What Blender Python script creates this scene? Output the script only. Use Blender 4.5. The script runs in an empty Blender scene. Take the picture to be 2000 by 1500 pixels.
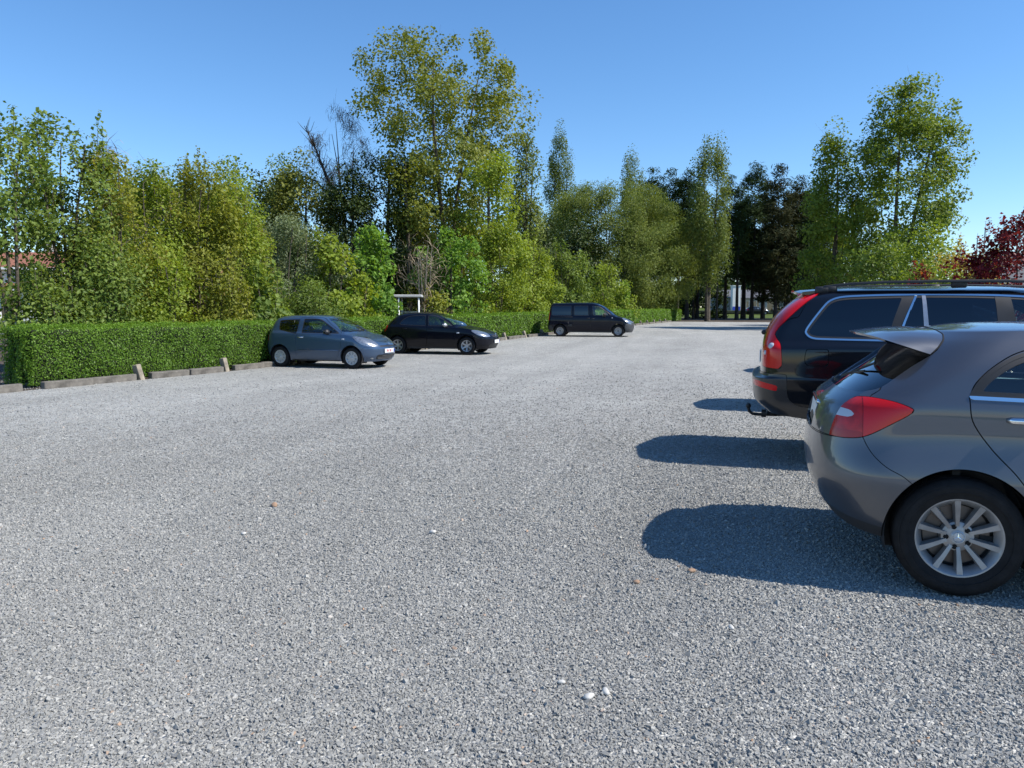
import bpy, math, random
import numpy as np
from mathutils import Vector, Matrix

# ------------------------------------------------------------------ camera, light, exposure
SC = bpy.context.scene
COL = SC.collection
FPX, CAMH, PITCH = 1500.0, 1.5, math.atan(143 / 1500)      # focal length in 2000-px photo pixels
cam = bpy.data.objects.new("camera", bpy.data.cameras.new("camera"))
COL.objects.link(cam)
cam.location = (0, 0, CAMH)
cam.rotation_euler = (math.pi / 2 - PITCH, 0, 0)
cam.data.sensor_width = 36
cam.data.lens = 36 * FPX / 2000
cam.data.clip_end = 6000
cam.data.clip_start = 0.05
SC.camera = cam

SUN_BEARING, SUN_EL = 105.0, 47.3
w = bpy.data.worlds.new("World")
SC.world = w
w.use_nodes = True
nt = w.node_tree
sky = nt.nodes.new("ShaderNodeTexSky")
sky.sky_type = 'NISHITA'
sky.sun_disc = False
sky.sun_elevation = math.radians(SUN_EL)
sky.sun_rotation = math.radians(SUN_BEARING)
sky.air_density = 1.0
sky.dust_density = 0.0
sky.ozone_density = 6.0
bg = nt.nodes["Background"]
bg.inputs[1].default_value = 0.133
hs = nt.nodes.new("ShaderNodeHueSaturation")
hs.inputs["Saturation"].default_value = 1.12
nt.links.new(sky.outputs[0], hs.inputs["Color"])
nt.links.new(hs.outputs[0], bg.inputs[0])
sd = bpy.data.lights.new("sun", 'SUN')
sd.energy = 4.7
sd.angle = math.radians(0.53)
sd.color = (1.0, 0.955, 0.88)
sun = bpy.data.objects.new("sun", sd)
COL.objects.link(sun)
_b, _e = math.radians(SUN_BEARING), math.radians(SUN_EL)
sun.rotation_euler = Vector((math.sin(_b) * math.cos(_e), math.cos(_b) * math.cos(_e), math.sin(_e))).to_track_quat('Z', 'Y').to_euler()
sun.location = (20, -5, 40)
SC.view_settings.view_transform = 'Standard'
SC.view_settings.look = 'None'
SC.view_settings.exposure = 0.5
SC.view_settings.gamma = 1.0
SC.cycles.max_bounces = 8
SC.cycles.transparent_max_bounces = 16
SC.cycles.use_denoising = True

# ------------------------------------------------------------------ helpers
def tag(o, label=None, cat=None, group=None, kind=None):
    if label: o["label"] = label
    if cat: o["category"] = cat
    if group: o["group"] = group
    if kind: o["kind"] = kind
    return o

def empty(name, loc=(0, 0, 0), rz=0.0):
    o = bpy.data.objects.new(name, None)
    o.empty_display_size = 0.2
    COL.objects.link(o)
    o.location = loc
    o.rotation_euler = (0, 0, rz)
    return o

def mesh_obj(name, V, faces, mat, parent=None, normals=None, smooth=True, attrs=None, loc=None, mids=None):
    """faces: list of int arrays (n,k). mat: material or list."""
    me = bpy.data.meshes.new(name)
    V = np.asarray(V, dtype=np.float32)
    faces = [np.asarray(f, dtype=np.int32) for f in faces if len(f)]
    nl = sum(f.size for f in faces)
    nf = sum(len(f) for f in faces)
    me.vertices.add(len(V)); me.vertices.foreach_set("co", V.ravel())
    me.loops.add(nl)
    me.loops.foreach_set("vertex_index", np.concatenate([f.ravel() for f in faces]))
    me.polygons.add(nf)
    tot = np.concatenate([np.full(len(f), f.shape[1], dtype=np.int32) for f in faces])
    st = np.concatenate([[0], np.cumsum(tot)[:-1]]).astype(np.int32)
    me.polygons.foreach_set("loop_start", st)
    me.polygons.foreach_set("loop_total", tot)
    me.polygons.foreach_set("use_smooth", np.full(nf, bool(smooth)))
    if mids is not None:
        me.polygons.foreach_set("material_index", np.asarray(mids, dtype=np.int32))
    for m in (mat if isinstance(mat, (list, tuple)) else [mat]):
        me.materials.append(m)
    if attrs:
        for k, a in attrs.items():
            at = me.attributes.new(k, 'FLOAT', 'POINT')
            at.data.foreach_set("value", np.asarray(a, dtype=np.float32))
    me.update(calc_edges=True)
    me.validate()
    if normals is not None and len(me.vertices) == len(normals):
        me.normals_split_custom_set_from_vertices([tuple(n) for n in np.asarray(normals, dtype=float)])
    o = bpy.data.objects.new(name, me)
    COL.objects.link(o)
    if parent is not None: o.parent = parent
    if loc is not None: o.location = loc
    return o

class MB:
    """collects simple solids into one mesh"""
    def __init__(s): s.V = []; s.F = {}; s.n = 0
    def add(s, V, F):
        V = np.asarray(V, float); k = s.n
        s.V.append(V); s.n += len(V)
        for f in F:
            f = [i + k for i in f]
            s.F.setdefault(len(f), []).append(f)
        return s
    def box(s, c, d, R=None, bev=0.0, taper=None):
        x, y, z = [v / 2 for v in d]
        if bev > 0:
            b = min(bev, x * .9, y * .9, z * .9)
            V = []
            idx = {}
            for sx in (-1, 1):
                for sy in (-1, 1):
                    for sz in (-1, 1):
                        for ax in range(3):
                            p = [sx * (x - b), sy * (y - b), sz * (z - b)]
                            p[ax] = (sx, sy, sz)[ax] * (x, y, z)[ax]
                            idx[(sx, sy, sz, ax)] = len(V); V.append(p)
            F = []
            def g(sx, sy, sz, a): return idx[(sx, sy, sz, a)]
            for a in range(3):
                b1, b2 = (a + 1) % 3, (a + 2) % 3
                for sg in (-1, 1):
                    q = []
                    for u, v in ((-1, -1), (1, -1), (1, 1), (-1, 1)):
                        t = [0, 0, 0]; t[a] = sg; t[b1] = u; t[b2] = v
                        q.append(g(*t, a))
                    F.append(q if sg > 0 else q[::-1])
            for a in range(3):
                b1, b2 = (a + 1) % 3, (a + 2) % 3
                for u in (-1, 1):
                    for v in (-1, 1):
                        t0 = [0, 0, 0]; t0[a] = -1; t0[b1] = u; t0[b2] = v
                        t1 = list(t0); t1[a] = 1
                        q = [g(*t0, b1), g(*t1, b1), g(*t1, b2), g(*t0, b2)]
                        F.append(q if u * v < 0 else q[::-1])
            for sx in (-1, 1):
                for sy in (-1, 1):
                    for sz in (-1, 1):
                        q = [g(sx, sy, sz, 0), g(sx, sy, sz, 1), g(sx, sy, sz, 2)]
                        F.append(q if sx * sy * sz > 0 else q[::-1])
        else:
            V = [(-x, -y, -z), (x, -y, -z), (x, y, -z), (-x, y, -z), (-x, -y, z), (x, -y, z), (x, y, z), (-x, y, z)]
            F = [(3, 2, 1, 0), (4, 5, 6, 7), (0, 1, 5, 4), (1, 2, 6, 5), (2, 3, 7, 6), (3, 0, 4, 7)]
        V = np.array(V, float)
        if taper:
            t = (V[:, 2] + z) / (2 * z)
            V[:, 0] *= 1 + (taper[0] - 1) * t; V[:, 1] *= 1 + (taper[1] - 1) * t
        if R is not None: V = V @ np.array(R).T
        return s.add(V + np.array(c), F)
    def tube(s, P, r, n=8, cap=True):
        P = np.asarray(P, float)
        r = np.broadcast_to(np.asarray(r, float), (len(P),))
        T = np.gradient(P, axis=0)
        T /= np.linalg.norm(T, axis=1)[:, None] + 1e-12
        a = np.array([0, 0, 1.0]) if abs(T[0][2]) < .9 else np.array([1.0, 0, 0])
        V = []
        u = np.cross(T[0], a); u /= np.linalg.norm(u)
        for i in range(len(P)):
            u = u - T[i] * (u @ T[i]); u /= np.linalg.norm(u) + 1e-12
            v = np.cross(T[i], u)
            for k in range(n):
                th = 2 * math.pi * k / n
                V.append(P[i] + r[i] * (math.cos(th) * u + math.sin(th) * v))
        F = []
        for i in range(len(P) - 1):
            for k in range(n):
                k2 = (k + 1) % n
                F.append((i * n + k, i * n + k2, (i + 1) * n + k2, (i + 1) * n + k))
        if cap:
            F.append(tuple(range(n))[::-1]); F.append(tuple((len(P) - 1) * n + k for k in range(n)))
        return s.add(V, F)
    def lathe(s, prof, n=48, axis='y', c=(0, 0, 0), close=False):
        """prof: [(r, h)...] about axis"""
        V = []
        for r, h in prof:
            for k in range(n):
                th = 2 * math.pi * k / n
                a, b = r * math.cos(th), r * math.sin(th)
                V.append((a, h, b) if axis == 'y' else ((a, b, h) if axis == 'z' else (h, a, b)))
        F = []
        m = len(prof)
        for i in range(m if close else m - 1):
            j = (i + 1) % m
            for k in range(n):
                k2 = (k + 1) % n
                F.append((i * n + k, i * n + k2, j * n + k2, j * n + k))
        return s.add(np.array(V) + np.array(c), F)
    def build(s, name, mat, parent=None, smooth=False, loc=None, sharp=None):
        V = np.concatenate(s.V)
        o = mesh_obj(name, V, [np.array(f) for f in s.F.values()], mat, parent, smooth=smooth or sharp is not None, loc=loc)
        if sharp is not None:
            try: o.data.set_sharp_from_angle(angle=math.radians(sharp))
            except Exception: pass
        return o

def pchip_slopes(t, P):
    h = np.diff(t, axis=0); h = np.maximum(h, 1e-9)
    if P.ndim > h.ndim: h = h[..., None]
    dl = np.diff(P, axis=0) / h
    d = np.zeros_like(P)
    if len(P) == 2:
        d[:] = dl[0]; return h, d
    w1 = 2 * h[1:] + h[:-1]; w2 = h[1:] + 2 * h[:-1]
    a, b = dl[:-1], dl[1:]
    ok = (a * b) > 0
    with np.errstate(divide='ignore', invalid='ignore'):
        hm = (w1 + w2) / (w1 / a + w2 / b)
    d[1:-1] = np.where(ok, hm, 0)
    d[0] = dl[0]; d[-1] = dl[-1]
    return h, d

def interp(pts, x):
    """smooth monotone 1-D interpolation through pts"""
    x = np.asarray(x, float)
    if not isinstance(pts, (list, tuple)): return np.full(x.shape, float(pts))
    if len(pts) == 1: return np.full(x.shape, float(pts[0][1]))
    t = np.array([p[0] for p in pts], float); y = np.array([p[1] for p in pts], float)
    h, d = pchip_slopes(t, y)
    i = np.clip(np.searchsorted(t, x) - 1, 0, len(t) - 2)
    s = np.clip((x - t[i]) / h[i], 0, 1)
    h00 = 2 * s**3 - 3 * s**2 + 1; h10 = s**3 - 2 * s**2 + s; h01 = -2 * s**3 + 3 * s**2; h11 = s**3 - s**2
    return h00 * y[i] + h10 * h[i] * d[i] + h01 * y[i + 1] + h11 * h[i] * d[i + 1]

GROUND = [(-60, 0), (6, 0), (20, -.07), (27, -.02), (41, .13), (79, .41), (110, .55), (135, .75), (190, 2.1), (300, 2.8), (3000, 3.0)]
def gz(x, y): return interp(GROUND, np.clip(y, -60, 2999))

def at(px, Y):
    """world x of photo column px at distance Y"""
    return (px - 1000) / FPX * Y

def zat(py, Y): return CAMH - (py - 607) / 1500 * Y

# ------------------------------------------------------------------ materials
def new_mat(name):
    m = bpy.data.materials.new(name); m.use_nodes = True
    nt = m.node_tree
    return m, nt, nt.nodes["Principled BSDF"], nt.nodes["Material Output"]

def mat(name, col, rough=.5, metal=0, coat=0, spec=.5, var=0, vscale=8, bump=0, bscale=60, croughness=.03):
    m, nt, b, out = new_mat(name)
    b.inputs["Base Color"].default_value = (*col, 1)
    b.inputs["Roughness"].default_value = rough
    b.inputs["Metallic"].default_value = metal
    b.inputs["Coat Weight"].default_value = coat
    b.inputs["Coat Roughness"].default_value = croughness
    b.inputs["Specular IOR Level"].default_value = spec
    if var or bump:
        tc = nt.nodes.new("ShaderNodeTexCoord")
        n = nt.nodes.new("ShaderNodeTexNoise"); n.inputs["Scale"].default_value = vscale; n.inputs["Detail"].default_value = 6
        nt.links.new(tc.outputs["Object"], n.inputs["Vector"])
    if var:
        hs = nt.nodes.new("ShaderNodeMix"); hs.data_type = 'RGBA'
        hs.inputs["A"].default_value = (*[c * (1 - var) for c in col], 1)
        hs.inputs["B"].default_value = (*[min(1, c * (1 + var)) for c in col], 1)
        cr = nt.nodes.new("ShaderNodeMapRange"); cr.inputs[1].default_value = .3; cr.inputs[2].default_value = .7
        nt.links.new(n.outputs["Fac"], cr.inputs[0])
        nt.links.new(cr.outputs[0], hs.inputs["Factor"])
        nt.links.new(hs.outputs["Result"], b.inputs["Base Color"])
    if bump:
        n2 = nt.nodes.new("ShaderNodeTexNoise"); n2.inputs["Scale"].default_value = bscale; n2.inputs["Detail"].default_value = 5
        nt.links.new(tc.outputs["Object"], n2.inputs["Vector"])
        bp = nt.nodes.new("ShaderNodeBump"); bp.inputs["Strength"].default_value = bump; bp.inputs["Distance"].default_value = .02
        nt.links.new(n2.outputs["Fac"], bp.inputs["Height"]); nt.links.new(bp.outputs[0], b.inputs["Normal"])
    return m

def paint(name, col, metal=.6, rough=.38, dust=.45, base_spec=.5, coat=1.0):
    """car paint: flake base under a clear coat, a thin uneven film of road dust"""
    m, nt, b, out = new_mat(name)
    b.inputs["Metallic"].default_value = metal
    b.inputs["Coat Weight"].default_value = coat
    tc = nt.nodes.new("ShaderNodeTexCoord")
    n = nt.nodes.new("ShaderNodeTexNoise"); n.inputs["Scale"].default_value = 5; n.inputs["Detail"].default_value = 8; n.inputs["Roughness"].default_value = .65
    nt.links.new(tc.outputs["Object"], n.inputs["Vector"])
    mr = nt.nodes.new("ShaderNodeMapRange"); mr.inputs[1].default_value = .35; mr.inputs[2].default_value = .75
    mr.inputs[3].default_value = .02; mr.inputs[4].default_value = .09
    nt.links.new(n.outputs["Fac"], mr.inputs[0]); nt.links.new(mr.outputs[0], b.inputs["Coat Roughness"])
    # dust collects low on the body
    sep = nt.nodes.new("ShaderNodeSeparateXYZ"); nt.links.new(tc.outputs["Object"], sep.inputs[0])
    lo = nt.nodes.new("ShaderNodeMapRange"); lo.inputs[1].default_value = .75; lo.inputs[2].default_value = .25
    lo.inputs[3].default_value = .0; lo.inputs[4].default_value = dust
    b.inputs["Specular IOR Level"].default_value = base_spec
    nt.links.new(sep.outputs[2], lo.inputs[0])
    mu = nt.nodes.new("ShaderNodeMath"); mu.operation = 'MULTIPLY'
    nt.links.new(lo.outputs[0], mu.inputs[0]); nt.links.new(n.outputs["Fac"], mu.inputs[1])
    mx = nt.nodes.new("ShaderNodeMix"); mx.data_type = 'RGBA'
    mx.inputs["A"].default_value = (*col, 1); mx.inputs["B"].default_value = (.17, .16, .145, 1)
    nt.links.new(mu.outputs[0], mx.inputs["Factor"]); nt.links.new(mx.outputs["Result"], b.inputs["Base Color"])
    ro = nt.nodes.new("ShaderNodeMapRange"); ro.inputs[1].default_value = 0; ro.inputs[2].default_value = .4
    ro.inputs[3].default_value = rough; ro.inputs[4].default_value = .7
    nt.links.new(mu.outputs[0], ro.inputs[0]); nt.links.new(ro.outputs[0], b.inputs["Roughness"])
    return m

def glass(name, tint, ior=1.5):
    m = bpy.data.materials.new(name); m.use_nodes = True
    nt = m.node_tree; nt.nodes.clear()
    out = nt.nodes.new("ShaderNodeOutputMaterial")
    t = nt.nodes.new("ShaderNodeBsdfTransparent"); t.inputs[0].default_value = (*tint, 1)
    g = nt.nodes.new("ShaderNodeBsdfGlossy"); g.inputs["Roughness"].default_value = .02; g.inputs[0].default_value = (.95, .97, 1, 1)
    fr = nt.nodes.new("ShaderNodeFresnel"); fr.inputs[0].default_value = ior
    ad = nt.nodes.new("ShaderNodeMath"); ad.operation = 'MULTIPLY_ADD'; ad.inputs[1].default_value = 1.7; ad.inputs[2].default_value = .01; ad.use_clamp = True
    nt.links.new(fr.outputs[0], ad.inputs[0])
    mx = nt.nodes.new("ShaderNodeMixShader")
    nt.links.new(ad.outputs[0], mx.inputs[0]); nt.links.new(t.outputs[0], mx.inputs[1]); nt.links.new(g.outputs[0], mx.inputs[2])
    nt.links.new(mx.outputs[0], out.inputs[0])
    return m

M = dict(
    tyre=mat("tyre_rubber", (.011, .011, .012), .8, spec=.3, var=.35, vscale=20, bump=.1),
    black=mat("black_plastic", (.018, .018, .02), .5, var=.25),
    gap=mat("shut_line_shadow_gap", (.004, .004, .004), .9),
    liner=mat("cabin_lining", (.03, .03, .033), .85),
    seat=mat("seat_cloth", (.045, .046, .05), .9, var=.3, vscale=30),
    chrome=mat("chrome", (.8, .82, .84), .12, metal=1),
    alloy=mat("alloy_silver", (.42, .43, .45), .36, metal=.75, coat=.3, var=.12, vscale=14),
    alloy_dirty=mat("alloy_silver_with_brake_dust", (.33, .33, .335), .42, metal=.6, coat=.2, var=.25, vscale=9),
    cover=mat("silver_wheel_cover", (.48, .49, .5), .4, metal=.3, var=.1),
    steel=mat("dark_steel_wheel", (.12, .12, .125), .5, metal=.3),
    disc=mat("brake_disc", (.16, .14, .13), .45, metal=.8),
    redlens=mat("red_lamp_lens", (.62, .008, .012), .16, coat=.25, spec=.35),
    redmid=mat("inner_red_lens", (.50, .012, .012), .2, coat=.25, spec=.35, var=.3, vscale=18),
    reddark=mat("deep_red_lamp_lens", (.36, .005, .008), .16, coat=.25, spec=.35),
    whitelens=mat("clear_lamp_lens", (.46, .49, .54), .15, coat=1),
    headlens=mat("headlamp_reflector", (.30, .32, .34), .22, metal=.7, coat=1, var=.3, vscale=25),
    amber=mat("amber_reflector", (.6, .1, .02), .2, coat=1),
    plate=mat("number_plate_white", (.78, .78, .76), .35),
    platered=mat("number_plate_red_print", (.5, .02, .02), .4),
    plateblue=mat("number_plate_blue_band", (.02, .06, .35), .4),
    glass=glass("window_glass", (.82, .88, .85)),
    midglass=glass("lightly_tinted_glass", (.5, .55, .52)),
    privacy=glass("privacy_glass", (.018, .02, .022)),
    tinted=glass("dark_window_glass", (.16, .18, .18)),
)
# ------------------------------------------------------------------ car bodies: a smooth skin from plan-view rings, cut into panels
def ring(R, n):
    """R = (z profile, xr, xf, half width, er, nr, ef, nf); n = columns in the rear, side and front zones"""
    zp, xr, xf, wp, er, nr, ef, nf = R
    def zone(e, p, k, rear):
        a = np.linspace(0, math.pi / 2, 500)
        X = e * (1 - np.cos(a) ** (2 / p)); Y = np.sin(a) ** (2 / p)
        x = xr + X if rear else xf - X
        y = Y * interp(wp, x)
        L = np.concatenate([[0], np.cumsum(np.hypot(np.diff(x), np.diff(y)))])
        t = np.linspace(0, L[-1], k + 1)
        return np.interp(t, L, x), np.interp(t, L, y)
    x1, y1 = zone(er, nr, n[0], True)
    x3, y3 = zone(ef, nf, n[2], False)
    x2 = np.linspace(xr + er, xf - ef, n[1] + 1)
    y2 = interp(wp, x2)
    x = np.concatenate([x1[:-1], x2, x3[::-1][1:]]); y = np.concatenate([y1[:-1], y2, y3[::-1][1:]])
    y[0] = y[-1] = 0
    return np.stack([x, y, interp(zp, x)], 1)

def body_skin(rings, crown, n=(30, 90, 30), rows=6, capn=10):
    P = np.stack([ring(R, n) for R in rings])                 # J,C,3
    C = P.shape[1]
    ch = np.maximum(np.linalg.norm(np.diff(P, axis=0), axis=2), 1e-4)
    t = np.concatenate([np.zeros((1, C)), np.cumsum(ch, 0)])
    h, d = pchip_slopes(t, P)
    G = []
    for j in range(len(P) - 1):
        k = rows if not isinstance(rows, (list, tuple)) else rows[j]
        for q in range(k):
            s = q / k
            G.append((2 * s**3 - 3 * s**2 + 1) * P[j] + (s**3 - 2 * s**2 + s) * h[j] * d[j]
                     + (-2 * s**3 + 3 * s**2) * P[j + 1] + (s**3 - s**2) * h[j] * d[j + 1])
    G.append(P[-1])
    rim = P[-1]; wm = rim[:, 1].max()
    for q in range(1, capn + 1):
        k = q / capn
        y = rim[:, 1] * (1 - k)
        z = rim[:, 2] + crown * (rim[:, 1] / wm) ** 2 * (1 - (1 - k) ** 2)
        G.append(np.stack([rim[:, 0], y, z], 1))
    G = np.stack(G)
    R_, C_ = G.shape[:2]
    V = G.reshape(-1, 3)
    i = np.arange((R_ - 1) * C_).reshape(R_ - 1, C_)[:, :-1].ravel()
    T = np.concatenate([np.stack([i, i + 1, i + C_ + 1], 1), np.stack([i, i + C_ + 1, i + C_], 1)])
    a, b, c = V[T[:, 0]], V[T[:, 1]], V[T[:, 2]]
    fn = np.cross(b - a, c - a)
    ar = np.linalg.norm(fn, axis=1)
    T = T[ar > 1e-9]; fn = fn[ar > 1e-9]
    ctr = (V[T].mean(1) - np.array([V[:, 0].mean(), 0, .5]))
    if (np.einsum('ij,ij->i', fn, ctr)).sum() < 0:
        T = T[:, ::-1]; fn = -fn
    N = np.zeros_like(V)
    for k in range(3): np.add.at(N, T[:, k], fn)
    N[np.abs(V[:, 1]) < 1e-6, 1] = 0
    N /= np.linalg.norm(N, axis=1)[:, None] + 1e-12
    return V, N, T

def compact(Mh):
    V, N, T = Mh
    if len(T) == 0: return V[:0], N[:0], T
    u, inv = np.unique(T, return_inverse=True)
    return V[u], N[u], inv.reshape(T.shape)

def cut(Mh, d):
    """split a triangle mesh along d = 0; returns (d<0 part, d>=0 part)"""
    V, N, T = Mh
    d = np.where(np.abs(d) < 1e-6, 1e-6, d)
    ins = d < 0
    s = ins[T].sum(1)
    Tin, Tout = [T[s == 3]], [T[s == 0]]
    Mx = T[(s == 1) | (s == 2)]
    if len(Mx):
        m = ins[Mx]; cnt = m.sum(1)
        lone = np.where(cnt == 1, m.argmax(1), (~m).argmax(1))
        r = np.arange(len(Mx))
        a, b, c = Mx[r, lone], Mx[r, (lone + 1) % 3], Mx[r, (lone + 2) % 3]
        E = np.concatenate([np.stack([a, b], 1), np.stack([a, c], 1)])
        E = np.sort(E, 1)
        key, inv = np.unique(E, axis=0, return_inverse=True)
        inv = inv.ravel()
        f = d[key[:, 0]] / (d[key[:, 0]] - d[key[:, 1]])
        nV = V[key[:, 0]] + f[:, None] * (V[key[:, 1]] - V[key[:, 0]])
        nN = N[key[:, 0]] + f[:, None] * (N[key[:, 1]] - N[key[:, 0]])
        nN /= np.linalg.norm(nN, axis=1)[:, None] + 1e-12
        k0 = len(V)
        ab = inv[:len(Mx)] + k0; ac = inv[len(Mx):] + k0
        V = np.concatenate([V, nV]); N = np.concatenate([N, nN])
        t1 = np.stack([a, ab, ac], 1)
        t2 = np.concatenate([np.stack([ab, b, c], 1), np.stack([ab, c, ac], 1)])
        l_in = cnt == 1; l2 = np.concatenate([l_in, l_in])
        Tin += [t1[l_in], t2[~l2]]; Tout += [t1[~l_in], t2[l2]]
    return compact((V, N, np.concatenate(Tin))), compact((V, N, np.concatenate(Tout)))

def join(*Ms):
    Ms = [m for m in Ms if len(m[2])]
    if not Ms: return np.zeros((0, 3)), np.zeros((0, 3)), np.zeros((0, 3), int)
    k = 0; T = []
    for m in Ms: T.append(m[2] + k); k += len(m[0])
    return np.concatenate([m[0] for m in Ms]), np.concatenate([m[1] for m in Ms]), np.concatenate(T)

def mirror(m):
    V, N, T = m
    return V * [1, -1, 1], N * [1, -1, 1], T[:, ::-1]

def spline(pts, n=8, closed=True):
    """rounded outline through pts; a point with third entry 0 is a sharp corner"""
    out = []
    k = len(pts)
    P = [np.array(p[:2], float) for p in pts]
    sharp = [len(p) > 2 and p[2] == 0 for p in pts]
    for i in range(k if closed else k - 1):
        p1, p2 = P[i], P[(i + 1) % k]
        p0 = P[(i - 1) % k] if not sharp[i] else p1
        p3 = P[(i + 2) % k] if not sharp[(i + 1) % k] else p2
        m1 = (p2 - p0) / 2 if not sharp[i] else (p2 - p1) * .9
        m2 = (p3 - p1) / 2 if not sharp[(i + 1) % k] else (p2 - p1) * .9
        L = np.linalg.norm(p2 - p1)
        for m in (m1, m2):
            q = np.linalg.norm(m)
            if q > L: m *= L / q
        for s in np.linspace(0, 1, n, endpoint=False):
            out.append((2 * s**3 - 3 * s**2 + 1) * p1 + (s**3 - 2 * s**2 + s) * m1 + (-2 * s**3 + 3 * s**2) * p2 + (s**3 - s**2) * m2)
    return np.array(out)

def sdpoly(Q, poly):
    """signed distance of points Q (n,2) to a closed polygon, negative inside"""
    Q = np.asarray(Q, float)
    A = poly; B = np.roll(poly, -1, 0)
    out = np.empty(len(Q))
    for s in range(0, len(Q), 20000):
        q = Q[s:s + 20000]
        e = B - A
        wv = q[:, None, :] - A[None]
        t = np.clip((wv * e[None]).sum(2) / ((e * e).sum(1)[None] + 1e-12), 0, 1)
        dd = np.sqrt((((wv - t[..., None] * e[None]) ** 2).sum(2)).min(1))
        c1 = A[None, :, 1] <= q[:, None, 1]; c2 = B[None, :, 1] <= q[:, None, 1]
        x = A[None, :, 0] + (q[:, None, 1] - A[None, :, 1]) / (e[None, :, 1] + 1e-15) * e[None, :, 0]
        inside = (((c1 != c2) & (q[:, None, 0] < x)).sum(1) % 2) == 1
        out[s:s + 20000] = np.where(inside, -dd, dd)
    return out

def side(pts, ymin=None, n=8):
    poly = spline(pts, n)
    def f(V):
        d = sdpoly(V[:, [0, 2]], poly)
        return d if ymin is None else np.maximum(d, ymin - V[:, 1])
    return f
def endv(pts, lo=None, hi=None, n=8):
    """outline drawn in the rear or front view, (y, z), limited in x"""
    poly = spline(pts, n)
    def f(V):
        d = sdpoly(V[:, [1, 2]], poly)
        if lo is not None: d = np.maximum(d, lo - V[:, 0])
        if hi is not None: d = np.maximum(d, V[:, 0] - hi)
        return d
    return f
def topv(pts, zmin=None, n=8):
    poly = spline(pts, n)
    def f(V):
        d = sdpoly(V[:, [0, 1]], poly)
        return d if zmin is None else np.maximum(d, zmin - V[:, 2])
    return f

def panel(name, m, material, parent, off=0.0, depth=.014, skin=True):
    """one body panel as a mesh with a turned-in edge"""
    V, N, T = m
    if len(T) == 0: return None
    V = V + N * off
    E = np.concatenate([T[:, [0, 1]], T[:, [1, 2]], T[:, [2, 0]]])
    key = np.sort(E, 1)
    _, inv, cnt = np.unique(key, axis=0, return_inverse=True, return_counts=True)
    bd = E[cnt[inv.ravel()] == 1]
    mid = np.abs(V[bd, 1]).max(1) < 2e-4
    bd = bd[~mid]
    Vo, No, F = V, N, [T]
    if depth and len(bd):
        i, j = bd[:, 0], bd[:, 1]
        e = V[j] - V[i]
        n = np.cross(e, N[i]); n /= np.linalg.norm(n, axis=1)[:, None] + 1e-12
        k = len(V)
        q = len(bd)
        Vo = np.concatenate([V, V[i], V[j], V[j] - N[j] * depth, V[i] - N[i] * depth])
        No = np.concatenate([N, n, n, n, n])
        r = np.arange(q) + k
        F.append(np.stack([r + q, r, r + 3 * q, r + 2 * q], 1))
    return mesh_obj(name, Vo, F, material, parent, normals=No)

def both(m):
    return join(m, mirror(m))

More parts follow.
